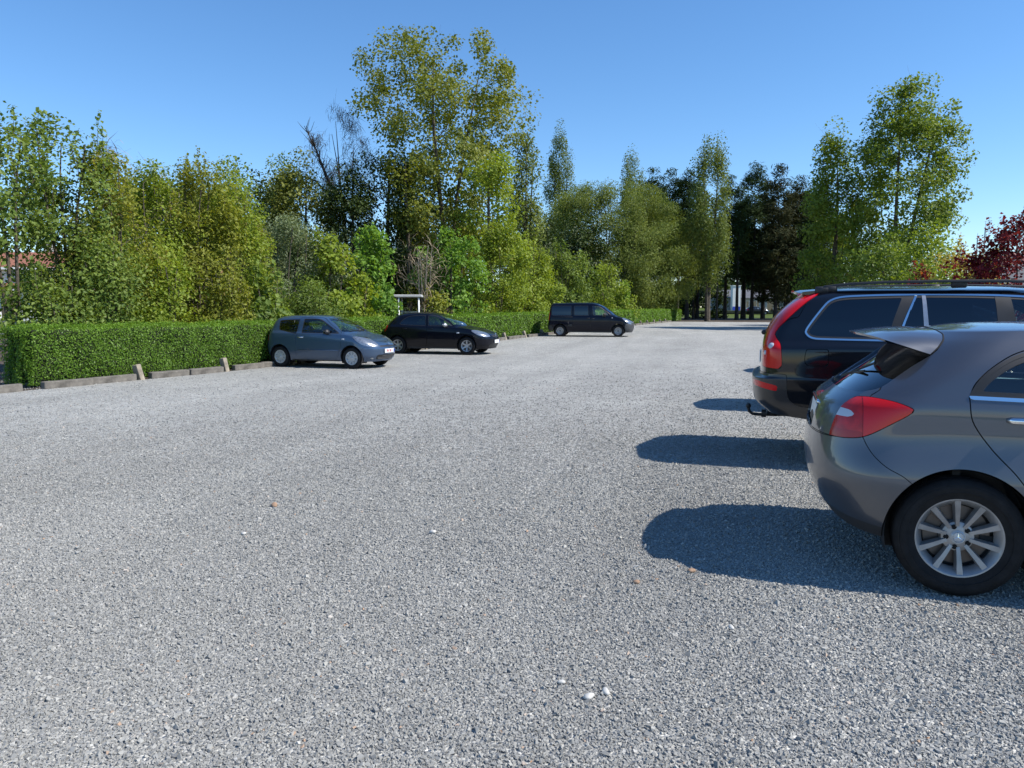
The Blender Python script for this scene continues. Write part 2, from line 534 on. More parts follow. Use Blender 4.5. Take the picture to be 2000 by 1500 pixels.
def wheel_parts(parent, x, y, R, rr, width, style, rimmat, outer):
    """outer = +1 / -1: which way the outside faces along y. Wheel is an Empty > tyre, rim, hub_cap, brake_disc"""
    wh = empty("wheel", (x, y, R)); wh.parent = parent
    o = outer; hw = width / 2
    t = MB()
    sw = R - rr
    prof = [(rr - .012, -hw * .80), (rr + .004, -hw * .86), (rr + sw * .45, -hw * 1.0), (R - .026, -hw * .93), (R - .008, -hw * .80), (R - .001, -hw * .6)]
    for g in (-.32, 0, .32):
        prof += [(R, hw * (g - .07)), (R - .007, hw * (g - .05)), (R - .007, hw * (g + .05)), (R, hw * (g + .07))]
    prof += [(R - .001, hw * .6), (R - .008, hw * .80), (R - .026, hw * .93), (R - .029, hw * .955), (R - .033, hw * .96), (R - .036, hw * .95), (rr + sw * .66, hw * .985), (rr + sw * .62, hw * 1.0), (rr + sw * .58, hw * 1.012), (rr + sw * .45, hw * 1.0), (rr + sw * .36, hw * .985), (rr + sw * .34, hw * .995), (rr + sw * .30, hw * .985), (rr + .03, hw * .93), (rr + .004, hw * .86), (rr - .012, hw * .80)]
    prof = [(a, b * o) for a, b in prof]
    t.lathe(prof if o < 0 else prof, 72)
    t.build("tyre", M['tyre'], wh, sharp=35)
    rb = MB()
    yo = hw * .84
    rb.lathe([(a, b * o) for a, b in [(rr - .03, -yo), (rr - .035, -.02), (rr - .045, yo * .35), (rr - .022, yo * .86), (rr - .012, yo * .97), (rr + .003, yo * 1.0), (rr + .004, yo * .93), (rr - .008, yo * .86)]], 72)
    def spoke(th, r0, r1, w0, w1, y0, y1, dep=.035, chamfer=.45, skew=0.0):
        ct, st = math.cos(th), math.sin(th)
        rad = np.array([ct, 0, st]); tan = np.array([-st, 0, ct]); ax = np.array([0, o, 0])
        V = []
        for r, w, yy in ((r0, w0, y0), ((r0 + r1) / 2, (w0 + w1) / 2 * .95, (y0 + y1) / 2 + .004), (r1, w1, y1)):
            tt = tan * skew * (r - r0)
            V += [rad * r - tan * w / 2 * (1 - chamfer * 0.2) + ax * yy + tt, rad * r + tan * w / 2 * (1 - chamfer * 0.2) + ax * yy + tt,
                  rad * r + tan * w / 2 * 1.45 + ax * (yy - dep) + tt, rad * r - tan * w / 2 * 1.45 + ax * (yy - dep) + tt]
        F = []
        for i in (0, 4):
            for k in range(4):
                k2 = (k + 1) % 4
                F.append((i + k, i + k2, i + 4 + k2, i + 4 + k))
        F += [(0, 3, 2, 1), (8, 9, 10, 11)]
        rb.add(V, F)
    ye = yo * .93; yc = yo * .62
    hr = .028
    if style == 'ten':
        for k in range(10):
            th = math.pi / 2 + math.radians(4) + 2 * math.pi * k / 10
            spoke(th, .055, rr - .005, .019, .034, yc, ye, .04)
        rb.lathe([(.0, o * (yc - .002)), (.05, o * (yc - .002)), (.078, o * (yc - .012)), (.085, o * (yc - .045))], 40)
        hr = .034
    elif style == 'six':
        for k in range(6):
            th = math.pi / 2 + 2 * math.pi * k / 6
            spoke(th, .05, rr - .008, .05, .045, yc, ye, .03)
        rb.lathe([(.0, o * yc), (.06, o * yc), (.075, o * (yc - .02)), (.08, o * (yc - .05))], 36)
    elif style == 'cover':
        rb.lathe([(0, o * (yo * .85)), (.06, o * yo * .86), (.10, o * yo * .84), (rr * .52, o * yo * .80)], 48)
        rb.lathe([(rr * .88, o * yo * .94), (rr * .97, o * yo * .99), (rr + .004, o * yo * .97)], 48)
        for k in range(9):
            th = math.pi / 2 + 2 * math.pi * k / 9
            spoke(th, rr * .42, rr * .93, rr * .17, rr * .27, yo * .83, yo * .95, .03)
        rb.lathe([(rr * .9, o * yo * .5), (0.02, o * yo * .5)], 36)
        hr = .045; yc = yo * .86
    elif style == 'multi':
        for k in range(5):
            for sg in (-1, 1):
                th = math.pi / 2 + 2 * math.pi * k / 5 + sg * .16
                spoke(th, .06, rr - .006, .03, .034, yc, ye, .03)
        rb.lathe([(.0, o * yc), (.07, o * yc), (.085, o * (yc - .04))], 36)
    else:
        rb.lathe([(0, o * yc), (rr * .3, o * yc), (rr * .36, o * yc * 1.15), (rr * .5, o * yc * 1.2), (rr * .62, o * yc * .7), (rr * .8, o * yc * .55), (rr * .95, o * yc * .5)], 40)
        for k in range(10):
            th = 2 * math.pi * k / 10
            spoke(th, rr * .62, rr * .93, rr * .2, rr * .3, yc * .95, yc * 1.2, .02)
        hr = .05
    rb.build("rim", rimmat, wh, sharp=32)
    hc = MB()
    hc.lathe([(0, o * (yc + .012)), (hr * .6, o * (yc + .011)), (hr * .9, o * (yc + .007)), (hr, o * (yc + .001)), (hr * 1.06, o * (yc + .0015)), (hr * 1.1, o * (yc - .012))], 32)
    cap = hc.build("hub_cap", M['cover'] if style != 'steel' else M['steel'], wh, sharp=40)
    if style == 'ten':
        st = MB()                                             # three-pointed star in a ring, pressed into the cap
        for k in range(3):
            th = math.pi / 2 + 2 * math.pi * k / 3
            ct, s_ = math.cos(th), math.sin(th)
            yy = o * (yc + .0135)
            st.add([(ct * .024, yy - o * .002, s_ * .024), (-s_ * .004, yy, ct * .004), (0, yy + o * .002, 0), (s_ * .004, yy, -ct * .004)], [(0, 1, 2), (0, 2, 3)])
        st.lathe([(.0245, o * (yc + .0125)), (.026, o * (yc + .0145)), (.0275, o * (yc + .0125))], 32)
        st.build("emblem", M['chrome'], wh)
        for k in range(5):
            lg = MB()
            th = math.pi / 2 + math.radians(22) + 2 * math.pi * k / 5
            c = (math.cos(th) * .056, 0, math.sin(th) * .056)
            lg.lathe([(.0, o * (yc - .0005)), (.0115, o * (yc - .0005)), (.0125, o * (yc + .001)), (.0135, o * (yc + .0005))], 14, c=c)
            lg.build("bolt_hole", M['gap'], wh)
    ds = MB()
    ds.lathe([(.05, o * -.005), (rr * .74, o * -.005), (rr * .74, o * -.025), (.05, o * -.025)], 40)
    ds.build("brake_disc", M['disc'], wh, sharp=40)
    bk = MB()
    bk.lathe([(.02, -o * .03), (rr - .03, -o * .03)], 36)
    bk.build("backing_plate", M['black'], wh)
    return wh

def arch_liner(Vs, x, R, w0, w1):
    a = np.linspace(-.15 * math.pi, 1.15 * math.pi, 30)
    mb = MB()
    P = [(x + R * math.cos(t), R * .9 + (R) * math.sin(t) * 1.0) for t in a]
    V = []
    for px_, pz in P: V += [(px_, w0, pz), (px_, w1, pz)]
    F = [(2 * i, 2 * i + 1, 2 * i + 3, 2 * i + 2) for i in range(len(P) - 1)]
    mb.add(V, F)
    F2 = [tuple(range(len(P)))]
    mb.add([(p[0], w0, p[1]) for p in P], F2)
    return mb

def seat(parent, x, y, wd, zb, zt, head=True, name="seat"):
    s = MB()
    s.box((x + .25, y, zb), (.52, wd, .16), bev=.05)
    Rm = np.array(Matrix.Rotation(math.radians(-18), 3, 'Y'))
    s.box((x - .08, y, (zb + zt) / 2 + .02), (.14, wd * .96, zt - zb), Rm, bev=.05)
    if head:
        s.box((x - .20, y, zt + .12), (.10, wd * .52, .19), Rm, bev=.045)
        s.box((x - .17, y, zt + .02), (.03, wd * .3, .1), Rm)
    return s.build(name, M['seat'], parent, sharp=50)

def tube_obj(name, P, r, m, parent, n=8):
    return MB().tube(P, r, n).build(name, m, parent, smooth=True)

class Car:
    def __init__(c, name, rings, crown, n, rows, pmat):
        c.root = empty(name)
        c.m = body_skin(rings, crown, n, rows)
        c.m0 = c.m
        c.paint = pmat
        c.seals = []; c.shell = []
    def surf(c, x=None, y=None, z=None, rear=True):
        """a point and normal of the skin: on the rear face for (y, z), on the side for (x, z)"""
        V, N = c.m0[0], c.m0[1]
        if x is None:
            d = np.hypot(V[:, 1] - abs(y), V[:, 2] - z) + (0 if rear else 9) * (V[:, 0] < 1.5) + (9 if rear else 0) * (V[:, 0] > 1.5)
        else:
            d = np.hypot(V[:, 0] - x, V[:, 2] - z)
        i = int(np.argmin(d))
        sg = -1 if (y is not None and y < 0) else 1
        return V[i] * [1, sg, 1], N[i] * [1, sg, 1]
    def take(c, f):
        a, c.m = cut(c.m, f(c.m[0])); return a
    def drop_arch(c, x, z, R, ymin=.3):
        c.take(lambda V: np.maximum(np.hypot(V[:, 0] - x, V[:, 2] - z) - R, ymin - V[:, 1]))
    def cutpanel(c, f, g=.0025):
        """panel inside f, with a shut line of width 2g around it"""
        a = c.take(lambda V: f(V) + g)
        if g:
            s = c.take(lambda V: f(V) - g)
            c.seals.append(s)
        return a
    def pair(c, name, m, material, off=0, depth=.014, parents=None, shell=True):
        out = []
        if shell: c.shell.append(m)
        for k, q in enumerate((m, mirror(m))):
            out.append(panel(name, q, material, parents[k] if parents else c.root, off, depth))
        return out
    def one(c, name, m, material, off=0, depth=.014, parent=None, shell=True):
        if shell: c.shell.append(m)
        return panel(name, both(m), material, parent or c.root, off, depth)
    def window(c, f, frame=.022, chrome=None, gl='glass', inset=-.006, parents=None, chrome_w=.02, chrome_f=None):
        extra = []
        """glass inside a dark frame; chrome: signed-distance band outside f turned bright"""
        if chrome is not None:
            band = c.take(lambda V: f(V) - chrome_w)
            inner, band = cut(band, f(band[0]))
            if chrome_f is not None:
                bright, rest = cut(band, chrome_f(band[0]))
            else: bright, rest = band, band
            extra.append(c.pair("chrome_strip", bright, M['chrome'], .004, .006, parents, shell=False))
            if chrome_f is not None: extra.append(c.pair("window_surround", rest, M['black'], .001, .006, parents))
            a = inner
        else:
            a = c.take(f)
        gpart, fr = cut(a, f(a[0]) + frame)
        if len(fr[2]): extra.append(c.pair("window_frame", fr, M['black'], -.001, .01, parents))
        return extra + [c.pair("window", gpart, M[gl] if isinstance(gl, str) else gl, inset, 0, parents, shell=False)]
    def finish(c, axle, R, hw, L, zfloor=.22, body="body", interior=True, seatz=(.42, .92), xs=(1.75, .95), dash=2.6, wheel_side=1, beltz=.95, seatparts=True):
        c.one(body, c.m, c.paint)
        sm = join(*c.seals)
        if len(sm[2]): panel("shut_line", both(sm), M['gap'], c.root, -.009, 0)
        inner = join(*c.shell)
        V, N, T = inner
        # cabin lining a hand's breadth inside the sheet metal
        panel("cabin_lining", both((V - N * .03, -N, T[:, ::-1])), M['liner'], c.root, 0, 0)
        fl = MB()
        xa, xb = axle[0] + R + .1, axle[1] - R - .1
        fl.box(((xa + xb) / 2, 0, zfloor + .05), (xb - xa, (hw - .06) * 2, .1))
        fl.box(((axle[0] + axle[1]) / 2, 0, zfloor + .12), (axle[1] - axle[0] + 2 * R, (hw - .36) * 2, .12))
        fl.box(((.28 + axle[0]) / 2, 0, zfloor + .22), (axle[0] - .28, (hw - .3) * 2, .1))
        fl.box(((L - .35 + axle[1]) / 2, 0, zfloor + .10), (L - .35 - axle[1], (hw - .34) * 2, .08))
        fl.box((axle[0], 0, R), (.07, (hw - .2) * 2, .07)); fl.box((axle[1], 0, R), (.07, (hw - .2) * 2, .07))
        fl.build("underbody", M['black'], c.root)
        for xx in axle:
            mb = arch_liner(None, xx, R * 1.13, hw - .34, hw - .03)
            mb.build("arch_liner", M['black'], c.root)
            mb2 = arch_liner(None, xx, R * 1.13, -(hw - .34), -(hw - .03))
            mb2.build("arch_liner", M['black'], c.root)
        if interior:
            f2 = MB()
            f2.box(((xs[1] + dash) / 2, 0, .3), (dash - xs[1] + .6, hw * 1.75, .04))
            f2.box((xs[1] - .42, 0, (.3 + beltz) / 2), (.04, hw * 1.7, beltz - .32))
            f2.box((max(.52, xs[1] - .55), 0, beltz - .1), (.3, hw * 1.35, .03))
            f2.build("cabin_floor", M['liner'], c.root)
            if seatparts:
                for sy in (-1, 1):
                    seat(c.root, xs[0], sy * hw * .44, .50, seatz[0], seatz[1])
                rb = MB()
                rb.box((xs[1] + .2, 0, seatz[0]), (.5, hw * 1.5, .16), bev=.05)
                Rm = np.array(Matrix.Rotation(math.radians(-22), 3, 'Y'))
                rb.box((xs[1] - .12, 0, (seatz[0] + seatz[1]) / 2), (.14, hw * 1.5, seatz[1] - seatz[0]), Rm, bev=.05)
                for q in (-.5, .5): rb.box((xs[1] - .25, q * hw, seatz[1] + .06), (.09, .24, .15), Rm, bev=.04)
                rb.build("rear_seat", M['seat'], c.root, sharp=50)
            db = MB(); db.box((dash, 0, beltz - .14), (.42, hw * 1.66, .26), bev=.07); db.build("dashboard", M['liner'], c.root, sharp=50)
            a = np.linspace(0, 2 * math.pi, 25)
            Rm = np.array(Matrix.Rotation(math.radians(-25), 3, 'Y'))
            ring_ = (np.stack([0 * a, .18 * np.cos(a), .18 * np.sin(a)], 1)) @ Rm.T + [dash - .33, hw * .44, beltz - .06]
            sw = MB(); sw.tube(ring_, .014, 6, cap=False); sw.box((dash - .3, hw * .44, beltz - .08), (.04, .32, .04), Rm)
            sw.build("steering_wheel", M['black'], c.root, sharp=60)
        return c.root

def mirror_part(c, x, y, z, d=(.11, .2, .14), mt=None, lean=0):
    for s in (-1, 1):
        a = MB()
        a.box((x, s * (y + d[1] / 2), z), d, bev=min(d) * .45)
        o = a.build("wing_mirror", mt or c.paint, c.root, sharp=60)
        b = MB(); b.box((x + .01, s * (y - .02), z - d[2] * .42), (.07, .1, .035), bev=.012); b.build("mirror_arm", M['black'], o, sharp=60)
        g = MB(); g.box((x - d[0] / 2 - .002, s * (y + d[1] / 2), z), (.004, d[1] * .8, d[2] * .74)); g.build("mirror_glass", M['chrome'], o)

def handle_part(c, parents, x, z, y, length=.17, mt=None, chrome=False, hgt=.03):
    for k, s in enumerate((1, -1)):
        a = MB()
        yy = s * (y + .022)
        P = [(x - length / 2, s * (y - .004), z), (x - length / 2 + .02, yy - s * .004, z), (x, yy + s * .004, z), (x + length / 2 - .02, yy - s * .004, z), (x + length / 2, s * (y - .004), z)]
        a.tube(P, [hgt * .4, hgt * .5, hgt * .52, hgt * .5, hgt * .4], 8)
        a.build("door_handle", M['chrome'] if chrome else (mt or c.paint), parents[k], smooth=True)

def adopt(door, *wins):
    """the windows and trim of a door become its sub-parts"""
    for w_ in wins:
        for pr in w_:
            for k in (0, 1):
                if pr[k] is not None and door[k] is not None: pr[k].parent = door[k]
# ------------------------------------------------------------------ the grey hatchback nearest the camera
def build_grey_hatch(pmat, fine=True):
    rings = [
        ([(0, .345), (.3, .275), (.75, .24), (1.1, .21), (3.2, .2), (3.9, .2), (4.2, .22)], .13, 4.16, .80, .48, 2.9, .6, 2.6),
        ([(0, .43), (.4, .39), (.9, .34), (3.3, .33), (4.2, .36)], .05, 4.25, .866, .48, 2.9, .65, 2.6),
        ([(0, .60), (.75, .585), (3.5, .56), (4.2, .55)], .0, 4.29, .898, .48, 2.9, .65, 2.6),
        ([(0, .79), (.75, .85), (3.2, .80), (4.2, .66)], .012, 4.27, .853, .48, 2.9, .65, 2.6),
        ([(0, .955), (.75, .985), (2.5, .96), (3.2, .91), (3.8, .83), (4.2, .74)], .06, 4.17, [(0, .847), (2., .846), (3.4, .84), (4.2, .80)], .48, 2.8, .65, 2.4),
        ([(.1, 1.045), (.8, 1.06), (2.3, 1.02), (3.0, .99), (3.2, .985)], .15, 3.2, [(0, .82), (.8, .828), (2, .822), (3.0, .775)], .46, 2.6, .5, 2.1),
        ([(.3, 1.19), (1, 1.205), (2.6, 1.19)], .34, 2.83, .782, .45, 2.3, .5, 2.2),
        ([(.45, 1.325), (1.2, 1.335), (2.3, 1.325)], .52, 2.46, .70, .42, 2.4, .5, 2.2),
        ([(.6, 1.385), (1.2, 1.398), (2.2, 1.385)], .62, 2.2, .63, .4, 2.4, .45, 2.2),
    ]
    n, rows = ((44, 150, 40), 9) if fine else ((24, 80, 24), 5)
    c = Car("hatchback_car", rings, .04, n, rows, pmat)
    ra, fa, R = .74, 3.439, .316
    for xa in (ra, fa): c.drop_arch(xa, .325, .362)
    # side windows
    belt = lambda V: V[:, 2] - 1.062
    rwin = [(.775, 1.062, 0), (.822, 1.138), (.915, 1.218), (1.01, 1.266), (1.25, 1.325), (1.55, 1.352), (1.80, 1.355, 0), (1.86, 1.04, 0), (1.3, 1.05)]
    w1 = c.window(side(rwin), frame=.026, chrome=True, chrome_w=.019, chrome_f=belt)
    fwin = [(1.93, 1.038, 0), (1.89, 1.356, 0), (2.1, 1.345), (2.35, 1.28), (2.62, 1.15), (2.86, 1.02, 0)]
    w2 = c.window(side(fwin), frame=.026, chrome=True, chrome_w=.019, chrome_f=lambda V: V[:, 2] - 1.04)
    # screens
    rg = [(-1, 1.045, 0), (.24, 1.048), (.335, 1.072), (.372, 1.092, 0), (.50, 1.19), (.63, 1.283), (.665, 1.34, 0), (.50, 1.36), (-1, 1.37, 0)]
    a = c.take(side(rg))
    c.one("rear_window", a, M['tinted'], -.004, .004, shell=False)
    ws = [(-.1, .985), (-.1, 1.36), (.50, 1.35, 0), (.60, 1.22), (.705, 1.045, 0), (.4, .995)]
    a = c.take(endv([(-.2, 1.0, 0), (-.2, 1.375, 0), (.45, 1.362), (.56, 1.33, 0), (.64, 1.20), (.72, 1.035, 0), (.4, 1.005)], lo=2.0))
    gl, fr = cut(a, endv([(-.2, 1.02, 0), (-.2, 1.35, 0), (.43, 1.338), (.53, 1.31, 0), (.61, 1.19), (.685, 1.05, 0), (.4, 1.025)])(a[0]))
    ws_o = c.one("windscreen", gl, M['glass'], -.003, .002, shell=False)
    c.one("screen_border", fr, M['black'], -.003, .004, parent=ws_o)
    # lamps
    lamp = [(-1, .985, 0), (.06, .995), (.15, 1.012), (.29, 1.03), (.40, 1.02), (.475, .997), (.502, .978), (.48, .953), (.394, .897), (.275, .825), (.18, .803), (.08, .80), (-1, .80, 0)]
    lf = side(lamp, ymin=.655)
    a = c.cutpanel(lf, .002)
    rev, red = cut(a, side([(-1, .966, 0), (.06, .966, 0), (.20, .955), (.222, .935), (.20, .917), (.06, .918, 0), (-1, .918, 0)])(a[0]))
    dk, red = cut(red, np.maximum(red[0][:, 2] - .848, red[0][:, 0] - .262))
    mid, red = cut(red, red[0][:, 0] - .262)
    dvd, red = cut(red, red[0][:, 0] - .2665)
    lo = c.pair("tail_lamp", red, M['redlens'], .003)
    l2 = c.pair("reversing_light", rev, M['whitelens'], .003)
    l3 = c.pair("lower_lens", dk, M['reddark'], .003)
    l4 = c.pair("inner_lens", mid, M['redmid'], .0025); l5 = c.pair("lens_joint", dvd, M['reddark'], .001)
    adopt(lo, [l2], [l3], [l4], [l5])
    hl = c.cutpanel(lambda V: np.maximum(side([(3.55, .80), (3.62, .86), (3.85, .83), (4.4, .74, 0), (4.4, .62, 0), (4.05, .63), (3.8, .68)])(V), .42 - V[:, 1]), .002)
    c.pair("headlamp", hl, M['headlens'], .002)
    gr = c.take(endv([(-.2, .46, 0), (-.2, .70, 0), (.34, .69), (.40, .64), (.36, .5), (.2, .455)], lo=3.9))
    c.one("grille", gr, M['black'], -.01)
    lg = c.take(endv([(-.2, .25, 0), (-.2, .36, 0), (.6, .36), (.66, .30), (.6, .25)], lo=3.9))
    c.one("lower_grille", lg, M['black'], -.01)
    # plate recess in the tailgate, then doors
    rec = c.take(endv([(-.2, .80, 0), (-.2, .935, 0), (.29, .935, 0), (.33, .80, 0)], hi=.5, n=6))
    rd = [(.757, 1.055, 0), (.775, .93), (.865, .792), (.985, .655), (1.08, .50), (1.135, .33), (1.16, .272, 0), (1.88, .268, 0), (1.905, .6), (1.888, 1.05), (1.862, 1.377, 0), (1.55, 1.378), (1.22, 1.352), (.98, 1.283), (.86, 1.205), (.785, 1.125)]
    a = c.cutpanel(side(rd, ymin=.45), .0028)
    d1 = c.pair("rear_door", a, pmat); adopt(d1, w1)
    fd = [(1.888, .268, 0), (2.93, .268, 0), (2.99, .6), (2.97, .93), (2.93, 1.045, 0), (2.62, 1.185), (2.36, 1.31), (2.1, 1.372), (1.870, 1.378, 0), (1.896, 1.05), (1.913, .6)]
    a = c.cutpanel(side(fd, ymin=.45), .0028)
    d2 = c.pair("front_door", a, pmat); adopt(d2, w2)
    fl = c.cutpanel(side([(.40, .93), (.55, .93), (.55, .80), (.40, .80)], ymin=5), .002)
    # bumpers, tailgate, bonnet
    rb = [(-1, .79, 0), (.05, .792), (.18, .806), (.262, .824, 0), (.285, .775), (.32, .725), (.38, .672), (.47, .622), (.60, .50, 0), (.60, -1, 0), (-1, -1, 0)]
    bump = c.cutpanel(lambda V: np.where(V[:, 0] < 1, side(rb)(V), 1), .002)
    low, bump = cut(bump, np.maximum(bump[0][:, 2] - .375 + .16 * np.clip(bump[0][:, 0] - .1, 0, 1), bump[0][:, 0] - .7))
    bo = c.one("rear_bumper", bump, pmat)
    c.one("bumper_valance", low, mat("grey_valance", (.035, .035, .037), .55), 0, parent=bo)
    tg = [(-1, .80, 0), (.20, .80, 0), (.24, .90, 0), (.300, .99, 0), (.300, 1.036, 0), (.345, 1.066), (.362, 1.092, 0), (.3, 1.2, 0), (-1, 1.2, 0)]
    g = c.cutpanel(lambda V: np.where(V[:, 0] < 1, side(tg)(V), 1), .002)
    to = c.one("tailgate", g, pmat)
    ro = c.one("plate_recess", rec, M['black'], -.02, .0, parent=to)
    pl = MB(); pl.box((.052, 0, .868), (.012, .52, .11), np.array(Matrix.Rotation(math.radians(8), 3, 'Y')), bev=.003)
    pl.build("number_plate", M['plate'], to)
    ch = MB(); ch.tube([(.062, y, .945) for y in np.linspace(-.3, .3, 9)], .012, 6); ch.build("chrome_strip", M['chrome'], to, smooth=True)
    fb = c.cutpanel(lambda V: np.where(V[:, 0] > 3, side([(4.5, .735, 0), (4.1, .70), (3.9, .64), (3.78, .58), (3.70, .50, 0), (3.7, -1, 0), (4.5, -1, 0)])(V), 1), .002)
    c.one("front_bumper", fb, pmat)
    bn = c.cutpanel(topv([(3.0, -.3, 0), (3.24, -.3, 0), (3.24, .1), (3.02, .70), (3.2, .735), (3.7, .69), (4.05, .55), (4.14, .2), (4.17, -.3, 0)], zmin=.68), .0025)
    c.one("bonnet", bn, pmat)
    # roof spoiler: carries the roof line past the rear screen, its ends flush with the body sides
    seam = lambda V: V[:, 0] - np.interp(V[:, 2], [1.26, 1.30, 1.34, 1.369, 1.40, 1.415, 1.44], [.60, .64, .672, .683, .66, .64, .62])
    top = (c.m0[0], c.m0[1], c.m0[2])
    top, _ = cut(top, 1.262 - top[0][:, 2])
    p1, p2 = cut(top, seam(top[0]))
    ed = np.where(np.abs(seam(p2[0])) < 2e-3)[0]
    ed = ed[p2[0][ed, 0] < 1.0]
    P = p2[0][ed]; Nn = p2[1][ed]
    ang = np.arctan2(P[:, 2] - 1.0, P[:, 1]); o = np.argsort(-ang)
    P, Nn = P[o], Nn[o]
    L = np.concatenate([[0], np.cumsum(np.linalg.norm(np.diff(P, axis=0), axis=1))])
    keep = np.concatenate([[True], np.diff(L) > 1e-5]); P, Nn, L = P[keep], Nn[keep], L[keep]
    t = np.linspace(0, L[-1], 34)
    P = np.stack([np.interp(t, L, P[:, k]) for k in range(3)], 1); Nn = np.stack([np.interp(t, L, Nn[:, k]) for k in range(3)], 1)
    P = P + Nn * .0025
    k = np.clip(P[:, 1] / .66, 0, 1)
    tipx = .25 + .13 * k ** 2.6; tipz = 1.374 - .022 * k ** 2
    yt = np.minimum(P[:, 1] * .985, .645)
    q = np.clip((1.375 - P[:, 2]) / .11, 0, 1)
    tipz = tipz - .012 * q
    B = np.stack([tipx, yt, tipz], 1)
    rows_ = []
    for s_ in np.linspace(0, 1, 9):
        Q = P * (1 - s_) + B * s_
        Q[:, 2] += .014 * math.sin(math.pi * s_) * (1 - q); Q[:, 1] += .010 * math.sin(math.pi * s_) * q
        rows_.append(Q)
    lip = B + [0.004, 0, -.012]; rows_.append(lip)
    und = np.stack([.58 + .03 * k, P[:, 1] * .97, np.minimum(1.335 - .05 * k, P[:, 2] - .004)], 1)
    for s_ in (.3, .65, 1): rows_.append(lip * (1 - s_) + und * s_)
    G = np.array(rows_); nr_, nc_ = G.shape[:2]
    V = G.reshape(-1, 3)
    i = np.arange((nr_ - 1) * nc_).reshape(nr_ - 1, nc_)[:, :-1].ravel()
    Q4 = np.stack([i, i + nc_, i + nc_ + 1, i + 1], 1)
    so = mesh_obj("roof_spoiler", np.concatenate([V, V * [1, -1, 1]]), [np.concatenate([Q4, Q4[:, ::-1] + len(V)])], pmat, c.root)
    so.data.set_sharp_from_angle(angle=math.radians(24))
    sl = np.concatenate([P[::-1] * [1, -1, 1], P[1:]])
    tube_obj("shut_line", sl + [.001, 0, 0], .0036, M['gap'], so, 6)
    bl = MB(); bl.box((.275, 0, 1.366), (.012, .3, .014)); bl.build("brake_light", M['reddark'], so)
    wi = MB(); wi.tube([(.205, 0, 1.075), (.26, -.16, 1.118), (.30, -.40, 1.150)], [.014, .011, .007], 6); wi.tube([(.215, -.05, 1.095), (.35, -.44, 1.20)], .007, 6); wi.box((.195, 0, 1.065), (.06, .07, .045), bev=.015)
    wi.build("rear_wiper", M['black'], c.root, sharp=50)
    handle_part(c, d1, 1.03, .945, .845, .20, chrome=True, hgt=.036)
    handle_part(c, d2, 2.05, .93, .845, .20, chrome=True, hgt=.036)
    mirror_part(c, 2.72, .84, 1.06)
    c.finish((ra, fa), R, .89, 4.29, .20, xs=(2.0, 1.15), dash=2.75, beltz=1.0)
    for xa in (ra, fa):
        for s in (-1, 1):
            wheel_parts(c.root, xa, s * .775, R, .214, .205, 'ten', M['alloy_dirty'], s)
    return c.root
